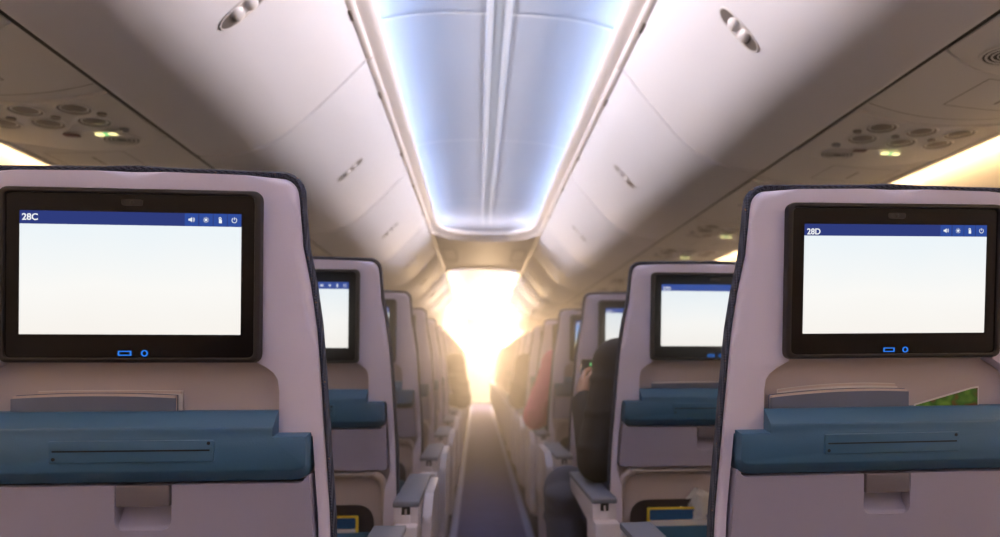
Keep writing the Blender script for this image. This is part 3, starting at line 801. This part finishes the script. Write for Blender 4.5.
def make_blank(s, label, group):
    t = empty('filler_panel', (0, PSUY + PITCH / 2, 0)); tag(t, label, 'ceiling panel', group)
    bm = bmesh.new(); psu_skin(bm, s, lambda q: -PITCH / 2 + 0.187 + 2 * bulge(q), lambda q: PITCH / 2 - 0.209 + bulge(q), 0.0); link_mesh('panel', bm, 'psu', t, sharp=50)
    bm = bmesh.new()
    # shallow moulded trapezoid and a slot
    def line(p, q, wd=0.0016):
        (x0, y0), (x1, y1) = p, q; d = Vector((x1 - x0, y1 - y0)).normalized(); n_ = Vector((-d.y, d.x)) * wd
        v = []
        for x, y in ((x0 - n_.x, y0 - n_.y), (x1 - n_.x, y1 - n_.y), (x1 + n_.x, y1 + n_.y), (x0 + n_.x, y0 + n_.y)):
            v.append(bm.verts.new((s * x + xo(psu_z(x)), y, psu_z(x) - 0.0006 + CAMZ)))
        bm.faces.new(v)
    def poly(pts):
        for p, q in zip(pts, pts[1:] + pts[:1]):
            m_ = 4
            for k in range(m_):
                line((p[0] + (q[0] - p[0]) * k / m_, p[1] + (q[1] - p[1]) * k / m_), (p[0] + (q[0] - p[0]) * (k + 1) / m_, p[1] + (q[1] - p[1]) * (k + 1) / m_))
    crv = [(0.995 + 0.45 * k / 14, PITCH / 2 - 0.262 + bulge(k / 14)) for k in range(15)]
    for p, q in zip(crv, crv[1:]): line(p, q)
    poly([(1.17, -0.10), (1.42, -0.08), (1.42, 0.10), (1.17, 0.08)])
    link_mesh('moulded_groove', bm, 'psuline', t, smooth=False)
    bm = bmesh.new()
    line((1.29, -0.04), (1.29, 0.05), 0.004); link_mesh('slot', bm, 'psuline', t, smooth=False)
    return t
NP0, NP1 = -9, 17
for s in (-1, 1):
    nm = 'left' if s < 0 else 'right'
    a = b = None
    for k in range(NP0, NP1 + 1):
        if k < -1: la, lb = ['%s panel over the %s seats, out of view behind the camera, %s' % (w, nm, ORD[-k]) for w in ('service', 'blank filler')]
        elif k == -1:
            la = 'service panel at the top %s corner of the view, its round speaker grille showing' % nm; lb = 'blank beige filler panel nearest the camera on the %s, moulded with an outline' % nm
        elif k == 0:
            la = 'beige service panel with six round lights and a lit sign above the 28%s seat' % ('C' if s < 0 else 'D'); lb = 'blank filler panel just beyond the nearest six-light service panel on the %s' % nm
        else:
            la = '%s service panel with a lit sign along the %s, counted from the one above 28%s' % (ORD[k], nm, 'C' if s < 0 else 'D')
            lb = '%s blank beige filler panel along the %s, after the %s service panel' % (ORD[k], nm, ORD[k])
        if a is None:
            a = make_psu(s, la, 'service panels along the %s' % nm); b = make_blank(s, lb, 'filler panels along the %s' % nm); p, q = a, b
        else:
            p = copy_tree(a); p['label'] = la; q = copy_tree(b); q['label'] = lb
        p.location = (0, PSUS[s] + PITCH * k, 0); q.location = (0, PSUS[s] + PITCH * (k + 0.5), 0)
    # backing over the panels, outer rail, side wall and its wash light
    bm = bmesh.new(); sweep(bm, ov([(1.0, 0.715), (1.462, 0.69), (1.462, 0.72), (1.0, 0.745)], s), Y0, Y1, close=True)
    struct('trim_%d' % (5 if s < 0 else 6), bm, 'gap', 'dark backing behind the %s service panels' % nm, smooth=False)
    bm = bmesh.new(); sweep(bm, ov([(1.462, 0.672), (1.470, 0.664), (1.484, 0.664), (1.488, 0.672), (1.488, 0.70), (1.462, 0.70)], s), Y0, Y1, close=True)
    struct('trim_%d' % (7 if s < 0 else 8), bm, 'psu', 'thin beige rail along the outer edge of the %s service panels' % nm)
    bm = bmesh.new(); sweep(bm, ov([(1.500, 0.690), (1.535, 0.690), (1.535, 0.698), (1.500, 0.698)], s), Y0, Y1, close=True)
    o = link_mesh('sidewall_light', bm, 'ledside', smooth=False); tag(o, 'warm light strip running along the top of the %s side wall' % nm, 'light strip')
    W = catmull([(1.56, 0.70), (1.575, 0.62), (1.63, 0.45), (1.70, 0.15), (1.72, -0.2), (1.68, -0.6), (1.58, -0.95)], 5)
    bm = bmesh.new(); sweep(bm, ov(W, s) + ov([(1.80, -0.95), (1.80, 0.75), (1.56, 0.75)], s), Y0, Y1, close=True)
    struct('wall_%s' % nm, bm, 'wall', 'curved %s side wall washed with warm light' % nm)
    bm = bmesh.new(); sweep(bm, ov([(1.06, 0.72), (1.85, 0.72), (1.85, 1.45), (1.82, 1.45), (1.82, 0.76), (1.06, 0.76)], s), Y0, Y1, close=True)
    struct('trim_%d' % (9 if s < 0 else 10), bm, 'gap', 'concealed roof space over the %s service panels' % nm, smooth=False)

# ceiling ----------------------------------------------------------
K = 0.92
LIP = [(d * K, Z * K) for d, Z in [(0.078, 1.128), (0.070, 1.150), (0.045, 1.158), (0.020, 1.168), (0.006, 1.178), (0.0, 1.190), (0.003, 1.202), (0.014, 1.208), (0.05, 1.206), (0.085, 1.190)]]
HA = 0.414 * K
def plan_path(yA, yB, roundA, roundB, b=0.56, n=2.5, m=14):
    """Plan outline (x, y, normal) of a ceiling recess from yA to yB, either end rounded, starting lower-left."""
    pts = []
    def end(yc, sgn):
        for k in range(m + 1):
            q = PI * k / m
            c, s_ = math.cos(q), math.sin(q)
            x = HA * math.copysign(abs(c) ** (2 / n), c); y = yc + sgn * b * abs(s_) ** (2 / n)
            g = Vector((abs(x / HA) ** (n - 1) * (1 if x > 0 else -1) / HA, sgn * abs((y - yc) / b) ** (n - 1) / b)); g.normalize()
            yield x, y, g
    right = [(HA, yA + (b if roundA else 0), Vector((1, 0))), (HA, yB - b if roundB else yB, Vector((1, 0)))]
    e = [p for p in end(yB - b, 1)] if roundB else [right[1], (-HA, yB, Vector((-1, 0)))]
    pts = [(HA, yA + b if roundA else yA, Vector((1, 0)))] + e + [(-HA, yA + b if roundA else yA, Vector((-1, 0)))]
    if roundA:
        ea = [p for p in end(yA + b, -1)][::-1]
        pts = pts[:-1] + ea[:-1]
    return pts
def lip_mesh(yA, yB, ra, rb):
    bm = bmesh.new(); path = plan_path(yA, yB, ra, rb); rows = []
    for x, y, g in path: rows.append([bm.verts.new((x + g.x * d + xo(Z), y + g.y * d, Z + CAMZ)) for d, Z in LIP])
    if ra: rows.append(rows[0])
    for a, b in zip(rows, rows[1:]):
        for i in range(len(LIP) - 1): bm.faces.new((a[i], a[i + 1], b[i + 1], b[i]))
    return bm
WASH, WASH_SPREAD = 2.15, 75
D1B, D2A, D2B = 6.3, 8.35, 16.6
struct('ceiling_2', lip_mesh(Y0, D1B, False, True), 'lip', 'cream rounded lip framing the near blue-lit ceiling recess', sharp=60)
struct('ceiling_3', lip_mesh(D2A, D2B, True, True), 'lip', 'cream rounded lip framing the far ceiling recess', sharp=60)
DOME = [(x * K, Z * K) for x, Z in [(0.545, 1.165), (0.535, 1.215), (0.50, 1.262), (0.44, 1.295), (0.36, 1.318), (0.26, 1.332), (0.15, 1.339), (0.047, 1.341)]]
DC = catmull(DOME, 4)
full = [(-x, Z) for x, Z in DC] + [(x, Z) for x, Z in DC[::-1]]
def dome(name, ya, yb, lab):
    bm = bmesh.new(); rows = sweep(bm, [(x + xo(1.2), Z + CAMZ) for x, Z in full], ya, yb, 1)
    for rw in rows: bm.faces.new([bm.verts.new(v.co) for v in rw])
    struct(name, bm, 'dome', lab, sharp=60)
dome('ceiling_4', Y0, D1B + 0.95, 'near vaulted ceiling recess washed in blue-white light')
dome('ceiling_5', D2A - 0.02, D2B + 0.02, 'far vaulted ceiling recess, pale and glowing')
for i, (ya, yb) in enumerate(((Y0, D1B + 0.3), (D2A, D2B))):
    w = ('near', 'far')[i]
    bm = bmesh.new()
    for s in (-1, 1):
        sweep(bm, [(s * x * K + xo(1.2), Z * K + CAMZ) for x, Z in ((0.048, 1.344), (0.047, 1.336), (0.041, 1.333), (0.030, 1.333), (0.025, 1.336), (0.024, 1.350), (0.048, 1.352))], ya, yb, close=True)
    struct('trim_%d' % (11 + 2 * i), bm, 'spine', 'pair of white ribs along the middle of the %s ceiling recess' % w)
    bm = bmesh.new(); sweep(bm, [(x * K + xo(1.2), Z * K + CAMZ) for x, Z in ((-0.03, 1.339), (0.03, 1.339), (0.03, 1.352), (-0.03, 1.352))], ya, yb, close=True)
    struct('trim_%d' % (12 + 2 * i), bm, 'groove', 'grey groove between the ribs of the %s ceiling recess' % w, smooth=False)
    # joint strips across the vault
    bm = bmesh.new()
    for y in ([-5.07, -3.55, -2.03, -0.51, 1.01, 2.53, 4.05, 5.57] if i == 0 else [10.1, 11.6, 13.1, 14.6]):
        for s in (-1, 1):
            sweep(bm, [(s * x + xo(1.2), Z - 0.006 + CAMZ) for x, Z in DC], y - 0.009, y + 0.009)
    struct('trim_%d' % (15 + i), bm, 'spine', 'thin curved joints across the %s ceiling recess' % w)
    # the cove lights hidden behind the lip
    for s in (-1, 1):
        e = yb + 0.15 if i == 0 else yb - 0.32; st = ya if i == 0 else ya + 0.7
        nm = ('left', 'right')[s > 0]
        bm = bmesh.new(); sweep(bm, [(s * x * K + xo(1.2), Z * K + CAMZ) for x, Z in ((0.492, 1.212), (0.512, 1.224), (0.515, 1.219), (0.495, 1.207))], st, e, close=True)
        o = link_mesh('cove_light', bm, 'ledcool', smooth=False); tag(o, 'cool blue-white light strip behind the %s lip of the %s ceiling recess' % (nm, w), 'light strip')
        la = bpy.data.lights.new('bin_wash', 'AREA'); la.shape = 'RECTANGLE'; la.size = 0.014; la.size_y = e - st; la.spread = math.radians(WASH_SPREAD)
        la.color = (1.0, 0.84, 0.77); la.energy = WASH * (e - st) * (1.0 if i == 0 else 0.45)
        lo = bpy.data.objects.new('bin_wash', la); COL.objects.link(lo); lo.location = (s * 0.437 * K + xo(1.1), (st + e) / 2, 1.222 * K + CAMZ)
        d = Vector((-s * 1.0, 0, -0.17)).normalized()
        X = d.cross(Vector((0, 1, 0))).normalized(); lo.matrix_world = Matrix(((X.x, 0, -d.x, lo.location.x), (X.y, 1, -d.y, lo.location.y), (X.z, 0, -d.z, lo.location.z), (0, 0, 0, 1)))
# flat lowered ceiling between the two recesses
bm = bmesh.new(); pA = [(x + g.x * 0.065 + xo(1.03), y + g.y * 0.065) for x, y, g in plan_path(Y0, D1B, False, True)[1:-1]]
pB2 = [(x, D2A + D1B - y) for x, y in pA]
ra = [bm.verts.new((x, y, 1.055 + CAMZ)) for x, y in pA]; rb = [bm.verts.new((x, y, 1.055 + CAMZ)) for x, y in pB2]
for i in range(len(ra) - 1): bm.faces.new((ra[i], ra[i + 1], rb[i + 1], rb[i]))
ex = bmesh.ops.extrude_face_region(bm, geom=list(bm.faces))
for v in ex['geom']:
    if isinstance(v, bmesh.types.BMVert): v.co.z += 0.02
struct('ceiling', bm, 'ceil', 'lowered beige ceiling panel between the two lit recesses', sharp=30)
for s in (-1, 1):
    bm = bmesh.new()
    x0 = s * 0.33 + xo(1.03)
    frame(bm, rrect(-0.065, 0.065, -0.40, 0.40, 0.02), rrect(-0.055, 0.055, -0.39, 0.39, 0.015), 0, 0.006)
    for v in bm.verts: v.co = Vector((x0 + v.co.x, (D1B + D2A) / 2 + v.co.z, 1.050 + v.co.y + CAMZ))
    o = link_mesh('ceiling_hatch', bm, 'psuline'); tag(o, '%s rectangular hatch outline in the lowered beige ceiling' % ('left', 'right')[s > 0], 'hatch')
# roof over everything, end walls
bm = bmesh.new(); box(bm, -1.85, 1.85, Y0, Y1, 1.40 + CAMZ, 1.45 + CAMZ); struct('ceiling_6', bm, 'gap', 'fuselage crown above the ceiling panels', smooth=False)
bm = bmesh.new(); box(bm, -1.85, 1.85, Y0 - 0.05, Y0, -0.1, 2.4); struct('wall_back', bm, 'ceil', 'rear bulkhead behind the camera', smooth=False)
bm = bmesh.new()
DX0, DX1, DZ = -0.34, 0.50, 1.98
box(bm, -1.85, DX0, Y1, Y1 + 0.06, -0.1, 2.4); box(bm, DX1, 1.85, Y1, Y1 + 0.06, -0.1, 2.4); box(bm, DX0, DX1, Y1, Y1 + 0.06, DZ, 2.4)
struct('wall_front', bm, 'ceil', 'front bulkhead with a doorway, the glowing panel beyond it', smooth=False)
bm = bmesh.new(); box(bm, -1.2, 1.4, Y1 + 1.40, Y1 + 1.45, -0.1, 2.4)  # added glowing panel past the doorway, standing in for a sun flare's core
struct('wall_front_flare_panel', bm, 'flare_panel', 'glowing panel added at the far end of the aisle for a sun flare', smooth=False)

# ------------------------------------------------------------------ people
def loft(bm, secs, n=16):
    """secs: (centre, side radius vector, front radius vector)"""
    rings = []
    for c, a, b in secs:
        c, a, b = Vector(c), Vector(a), Vector(b)
        rings.append([bm.verts.new(c + a * math.cos(2 * PI * k / n) + b * math.sin(2 * PI * k / n)) for k in range(n)])
    for r0, r1 in zip(rings, rings[1:]):
        for k in range(n): bm.faces.new((r0[k], r0[(k + 1) % n], r1[(k + 1) % n], r1[k]))
    bm.faces.new(rings[0][::-1]); bm.faces.new(rings[-1])
def ball(bm, c, r, sc=(1, 1, 1)):
    mt = Matrix.Translation(Vector(c)) @ Matrix.Diagonal((*[r * q for q in sc], 1))
    bmesh.ops.create_uvsphere(bm, u_segments=18, v_segments=12, radius=1.0, matrix=mt)
def limb(bm, joints, radii):
    p = catmull(joints, 5) if len(joints) > 2 else joints
    rr = []
    if len(joints) > 2:
        for i in range(len(radii) - 1):
            for k in range(5): rr.append(radii[i] + (radii[i + 1] - radii[i]) * k / 5)
        rr.append(radii[-1])
    else: rr = list(radii)
    tube(bm, p, rr, 14); ball(bm, joints[0], radii[0]); ball(bm, joints[-1], radii[-1])
def seg(bm, a, b, ra, rb): tube(bm, [a, b], [ra, rb], 14); ball(bm, a, ra); ball(bm, b, rb)
def remesh(name, bm, m, parent, vox, smooth=6):
    bmesh.ops.recalc_face_normals(bm, faces=bm.faces)
    me = bpy.data.meshes.new(name); bm.to_mesh(me); bm.free()
    o = bpy.data.objects.new(name, me); COL.objects.link(o)
    md = o.modifiers.new('r', 'REMESH'); md.mode = 'VOXEL'; md.voxel_size = vox
    s_ = o.modifiers.new('s', 'SMOOTH'); s_.factor = 0.5; s_.iterations = smooth
    bpy.context.view_layer.update()
    nm = bpy.data.meshes.new_from_object(o.evaluated_get(bpy.context.evaluated_depsgraph_get()))
    o.modifiers.clear(); o.data = nm; bpy.data.meshes.remove(me); nm.name = name
    nm.materials.clear(); nm.materials.append(M[m]); nm.polygons.foreach_set('use_smooth', [True] * len(nm.polygons))
    o.parent = parent; return o
def hand(bm, wrist, fwd, palm_n, thumb_dir, curl):
    """Palm plus five jointed fingers; fwd points along the hand, palm_n out of the palm, thumb_dir to the thumb side."""
    w = Vector(wrist); f = Vector(fwd).normalized(); n = Vector(palm_n); n = (n - f * n.dot(f)).normalized()
    t = f.cross(n).normalized(); 
    if t.dot(Vector(thumb_dir)) < 0: t = -t
    loft(bm, [(w, t * 0.026, n * 0.019), (w + f * 0.03, t * 0.034, n * 0.016), (w + f * 0.065, t * 0.041, n * 0.014), (w + f * 0.092, t * 0.039, n * 0.012)], 14)
    for i, (off, ln) in enumerate(((0.031, 0.070), (0.010, 0.080), (-0.012, 0.074), (-0.032, 0.058))):
        p = w + f * (0.086 - 0.006 * abs(i - 1)) + t * off; d = f.copy(); ax = t
        rad = 0.0088 - 0.0007 * (i == 3)
        for j, fr in enumerate((0.45, 0.32, 0.26)):
            ang = curl * (0.8 + 0.5 * j) * (0.9 + 0.08 * i)
            d2 = (f * math.cos(sum([curl * (0.8 + 0.5 * q) * (0.9 + 0.08 * i) for q in range(j + 1)])) + n * math.sin(sum([curl * (0.8 + 0.5 * q) * (0.9 + 0.08 * i) for q in range(j + 1)])))
            q_ = p + d2 * ln * fr; seg(bm, p, q_, rad, rad * 0.9); p = q_; rad *= 0.92
    p = w + f * 0.022 + t * 0.028
    d = (f * 0.6 + t * 0.75 + n * 0.25).normalized(); q_ = p + d * 0.040; seg(bm, p, q_, 0.0125, 0.0105)
    d = (f * 0.8 + t * 0.15 + n * 0.6).normalized(); r_ = q_ + d * 0.032; seg(bm, q_, r_, 0.0102, 0.0090); seg(bm, r_, r_ + (d + n * 0.3).normalized() * 0.020, 0.009, 0.0078)
def person(label, side, row, top, bottom, elbow, handp, knee_a, knee_b=(0.11, 0.68, 0.555), phone=False, lean=0.0, vox=0.006):
    """Someone sitting in a seat, one arm on the aisle armrest. Local frame: x towards the aisle positive, y forward."""
    t = empty('person', (side * SEATX, ROW0 + PITCH * row, 0)); tag(t, label, 'person')
    a = -side
    X = lambda p: Vector((p[0] * a, p[1], p[2]))
    hip = Vector((0, 0.36, 0.545)); chest = Vector((lean * 0.6, 0.285, 0.86)); neck = Vector((lean, 0.275, 0.99)); head = Vector((lean * 1.1, 0.315, 1.085))
    sh_a = Vector((0.190 + lean, 0.265, 0.945)); sh_b = Vector((-0.165 + lean, 0.285, 0.955))
    el_a = Vector(elbow); ha = Vector(handp); el_b = Vector((-0.20, 0.37, 0.705)); hb = Vector((-0.06, 0.56, 0.655))
    h_a = Vector((0.085, 0.38, 0.54)); h_b = Vector((-0.085, 0.38, 0.54)); ka = Vector(knee_a); kb = Vector((-knee_b[0], knee_b[1], knee_b[2]))
    an_a = Vector((ka.x - 0.02, ka.y - 0.05, 0.085)); an_b = Vector((kb.x, kb.y - 0.05, 0.085))
    def torso(bm, g):
        loft(bm, [(X((0, 0.36, 0.475)), (0.165 + g, 0, 0), (0, 0.115 + g, 0)), (X((0, 0.355, 0.56)), (0.172 + g, 0, 0), (0, 0.125 + g, 0)), (X((lean * 0.2, 0.335, 0.68)), (0.150 + g, 0, 0), (0, 0.112 + g, 0)),
                  (X((lean * 0.5, 0.30, 0.80)), (0.165 + g, 0, 0), (0, 0.112 + g, 0)), (X((lean * 0.8, 0.285, 0.90)), (0.178 + g, 0, 0), (0, 0.105 + g, 0)), (X((lean, 0.28, 0.965)), (0.145 + g, 0, 0), (0, 0.08 + g, 0)), (X((lean, 0.28, 1.0)), (0.06 + g, 0, 0), (0, 0.055 + g, 0))], 20)
    def arms(bm, g):
        for s0, e0, w0 in ((sh_a, el_a, ha), (sh_b, el_b, hb)):
            wr = e0 + (w0 - e0) * 0.72 if w0 is ha else e0 + (w0 - e0) * 0.8
            ball(bm, X(s0), 0.062 + g); seg(bm, X(s0), X(e0), 0.056 + g, 0.044 + g); seg(bm, X(e0), X(wr), 0.043 + g, 0.030 + g * 0.8)
    def legs(bm, g, full=True):
        for h0, k0, a0 in ((h_a, ka, an_a), (h_b, kb, an_b)):
            seg(bm, X(h0), X(k0), 0.085 + g, 0.062 + g); seg(bm, X(k0), X(k0 + (a0 - k0) * 0.35), 0.060 + g, 0.057 + g); seg(bm, X(k0 + (a0 - k0) * 0.35), X(a0), 0.057 + g, 0.038 + g)
    # body
    bm = bmesh.new(); torso(bm, 0); arms(bm, 0); legs(bm, 0)
    for a0 in (an_a, an_b): seg(bm, X(a0 + Vector((0, -0.03, -0.045))), X(a0 + Vector((0.01, 0.14, -0.06))), 0.034, 0.026)
    seg(bm, X(neck + Vector((0, 0, -0.02))), X(head + Vector((0, -0.02, -0.04))), 0.056, 0.052)
    # head: skull, jaw, brow, nose, lips, ears, looking down
    hm = bmesh.new()
    ball(hm, (0, 0, 0.02), 0.078, (0.98, 1.22, 1.08)); ball(hm, (0, 0.035, -0.045), 0.052, (1.0, 1.0, 1.15)); ball(hm, (0, 0.055, -0.075), 0.026)
    ball(hm, (0, 0.086, 0.030), 0.030, (1.6, 0.5, 0.5)); seg(hm, Vector((0, 0.090, 0.018)), Vector((0, 0.111, -0.020)), 0.009, 0.013)
    ball(hm, (-0.009, 0.098, -0.024), 0.009); ball(hm, (0.009, 0.098, -0.024), 0.009)
    ball(hm, (0, 0.087, -0.044), 0.017, (1.3, 0.6, 0.32)); ball(hm, (0, 0.084, -0.053), 0.016, (1.2, 0.6, 0.38))
    for s in (-1, 1): ball(hm, (s * 0.045, 0.062, -0.015), 0.026); ball(hm, (s * 0.078, -0.005, 0.0), 0.027, (0.35, 0.7, 1.15))
    R = Matrix.Translation(X(head)) @ Matrix.Rotation(-0.30, 4, 'X')
    bmesh.ops.transform(hm, matrix=R, verts=hm.verts); me = bpy.data.meshes.new('h'); hm.to_mesh(me); hm.free(); bm.from_mesh(me); bpy.data.meshes.remove(me)
    for e0, w0, cu in ((el_a, ha, 0.40), (el_b, hb, 0.30)):
        d = (w0 - e0).normalized(); wr = e0 + (w0 - e0) * (0.74 if w0 is ha else 0.82)
        hand(bm, X(wr), X(d) if a > 0 else X(d), X((-0.75, 0.35, 0.15)) if w0 is ha else X((0.1, -0.2, -1)), X((-0.1, -0.3, 1)) if w0 is ha else X((1, 0, 0.2)), cu)
    remesh('body', bm, 'skin', t, vox if vox > 0.006 else 0.0045, 3)
    for s in (-1, 1):
        bm = bmesh.new(); p = R @ Vector((s * 0.031, 0.0805, 0.012)); ball(bm, p, 0.0125); link_mesh('eye', bm, 'eye', t)
    bm = bmesh.new(); hm = bmesh.new(); ball(hm, (0, -0.018, 0.034), 0.086, (1.0, 1.15, 1.08)); ball(hm, (0, -0.06, -0.02), 0.062, (1.15, 0.8, 1.0))
    for v in hm.verts:
        v.co += Vector((random.uniform(-1, 1), random.uniform(-1, 1), random.uniform(-1, 1))) * 0.0015
    bmesh.ops.transform(hm, matrix=R, verts=hm.verts); me = bpy.data.meshes.new('h'); hm.to_mesh(me); hm.free(); bm.from_mesh(me); bpy.data.meshes.remove(me)
    remesh('hair', bm, 'hairdark', t, 0.007, 4)
    # clothes
    bm = bmesh.new(); torso(bm, 0.016); arms(bm, 0.014)
    ball(bm, X(sh_a + Vector((0, 0.01, -0.07))), 0.072)
    tube(bm, [X(neck + Vector((0.05 * math.cos(q), 0.055 * math.sin(q), -0.005))) for q in [2 * PI * k / 14 for k in range(15)]], 0.017, 10)
    for k in range(5):     # soft folds round the sleeve
        f = 0.15 + 0.18 * k; ball(bm, X(sh_a + (el_a - sh_a) * f + Vector((0.012 * (-1) ** k, -0.01, 0))), 0.062 - 0.012 * f + 0.004, (1, 1, 0.35))
    remesh('jacket', bm, top, t, 0.007, 5)
    bm = bmesh.new(); legs(bm, 0.010); loft(bm, [(X((0, 0.36, 0.465)), (0.172, 0, 0), (0, 0.125, 0)), (X((0, 0.36, 0.60)), (0.178, 0, 0), (0, 0.13, 0))], 18)
    for k0 in (ka, kb):
        for k in range(3): ball(bm, X(k0 + Vector((0, -0.05 + 0.03 * k, -0.035 * k))), 0.072, (1, 1, 0.5))
    remesh('trousers', bm, bottom, t, 0.008, 5)
    for a0 in (an_a, an_b):
        bm = bmesh.new(); seg(bm, X(a0 + Vector((0, -0.03, -0.042))), X(a0 + Vector((0.01, 0.15, -0.050))), 0.040, 0.034); remesh('shoe', bm, 'shoe', t, 0.008, 3)
    return t, X(ha), a
pt, hp, a = person('person in a black jacket, elbow on the 27D armrest, one knee in the aisle', 1, 1, 'jacketblack', 'denim',
       (0.256, 0.185, 0.705), (0.262, 0.46, 0.885), (0.305, 0.455, 0.585), lean=-0.005)
# the phone in that hand
bm = bmesh.new(); box(bm, -0.036, 0.036, -0.004, 0.004, -0.07, 0.07, 0.003, 2)
o = link_mesh('phone', bm, 'black'); tag(o, 'dark phone held by the person in the black jacket', 'phone')
o.location = (SEATX + hp.x + 0.034, ROW0 + PITCH + hp.y + 0.012, hp.z + 0.015); o.rotation_euler = (-0.5, 0, -0.25)
bm = bmesh.new(); box(bm, -0.008, 0.004, -0.0046, -0.0030, 0.048, 0.056); sc_ = link_mesh('lit_status_line', bm, 'signgreen', smooth=False); sc_.parent = o
person('person in a pink sleeve leaning an elbow toward the aisle, right of it', 1, 3, 'pink', 'brown', (0.30, 0.175, 0.705), (0.12, 0.46, 0.72), (0.12, 0.72, 0.555), lean=0.0, vox=0.008)
person('person in dark olive leaning out into the aisle, far along the left', -1, 5, 'olive', 'brown', (0.335, 0.24, 0.705), (0.20, 0.48, 0.70), (0.16, 0.70, 0.555), lean=0.085, vox=0.008)
person('person in brown with an elbow over the armrest, far along the right', 1, 5, 'brown', 'denim', (0.30, 0.20, 0.705), (0.15, 0.46, 0.72), (0.14, 0.71, 0.555), lean=0.05, vox=0.008)

# ------------------------------------------------------------------ light, haze, camera
li = bpy.data.lights.new('flare_glow', 'POINT'); li.energy = 310; li.color = (1.0, 0.66, 0.38); li.shadow_soft_size = 0.22  # added point lamp inside the cabin, imitates the halo of a sun flare
lo = bpy.data.objects.new('flare_glow', li); COL.objects.link(lo); lo.location = (0.12, 16.9, 1.42)
w = bpy.data.worlds.new('World'); S.world = w; w.use_nodes = True; nt = w.node_tree
nt.nodes['Background'].inputs['Color'].default_value = (0, 0, 0, 1)
vs = nt.nodes.new('ShaderNodeVolumeScatter'); HAZE = 0.21; vs.inputs['Anisotropy'].default_value = 0.9; vs.inputs['Color'].default_value = (1, 0.94, 0.88, 1)
# added haze bank, thickest over the near rows, imitating a flare's overlaid glow
ge = nt.nodes.new('ShaderNodeNewGeometry'); sp = nt.nodes.new('ShaderNodeSeparateXYZ'); nt.links.new(ge.outputs['Position'], sp.inputs[0])
mr = nt.nodes.new('ShaderNodeMapRange'); mr.inputs['From Min'].default_value = 0.0; mr.inputs['From Max'].default_value = 20.0
nt.links.new(sp.outputs['Y'], mr.inputs['Value'])
cr = nt.nodes.new('ShaderNodeValToRGB'); cr.color_ramp.interpolation = 'EASE'
for k, (y, v) in enumerate(((0.9, 0), (1.7, 1), (3.2, 1), (4.2, 0.1))):
    e_ = cr.color_ramp.elements[k] if k < 2 else cr.color_ramp.elements.new(y / 20)
    e_.position = y / 20; e_.color = (v, v, v, 1)
nt.links.new(mr.outputs[0], cr.inputs['Fac'])
mu = nt.nodes.new('ShaderNodeMath'); mu.operation = 'MULTIPLY'; mu.inputs[1].default_value = HAZE
mz = nt.nodes.new('ShaderNodeMapRange'); mz.interpolation_type = 'SMOOTHSTEP'       # thinned low down so the floor stays dark
mz.inputs['From Min'].default_value = 0.2; mz.inputs['From Max'].default_value = 0.9; mz.inputs['To Min'].default_value = 0.03
nt.links.new(sp.outputs['Z'], mz.inputs['Value'])
m2 = nt.nodes.new('ShaderNodeMath'); m2.operation = 'MULTIPLY'
nt.links.new(cr.outputs['Color'], mu.inputs[0]); nt.links.new(mu.outputs[0], m2.inputs[0]); nt.links.new(mz.outputs[0], m2.inputs[1])
nt.links.new(m2.outputs[0], vs.inputs['Density'])
w.cycles.volume_step_size = 0.25
nt.links.new(vs.outputs[0], nt.nodes['World Output'].inputs['Volume'])

cam = bpy.data.cameras.new('camera'); co = bpy.data.objects.new('camera', cam); COL.objects.link(co)
cam.sensor_width = 36; cam.lens = 27.0; cam.shift_x = -0.051; cam.clip_start = 0.02
co.location = (-0.068, 0, CAMZ); co.rotation_euler = (PI / 2 + 0.126, 0, -0.097)
cam.dof.use_dof = True; cam.dof.focus_distance = 1.02; cam.dof.aperture_fstop = 4.0
S.camera = co
S.view_settings.view_transform = 'Standard'; S.view_settings.look = 'None'; S.view_settings.gamma = 1.0; S.view_settings.exposure = EXPO
S.view_settings.use_curve_mapping = False
S.cycles.use_denoising = True
S.cycles.max_bounces = 8; S.cycles.diffuse_bounces = 5; S.cycles.volume_bounces = 0
S.cycles.sample_clamp_indirect = 6.0
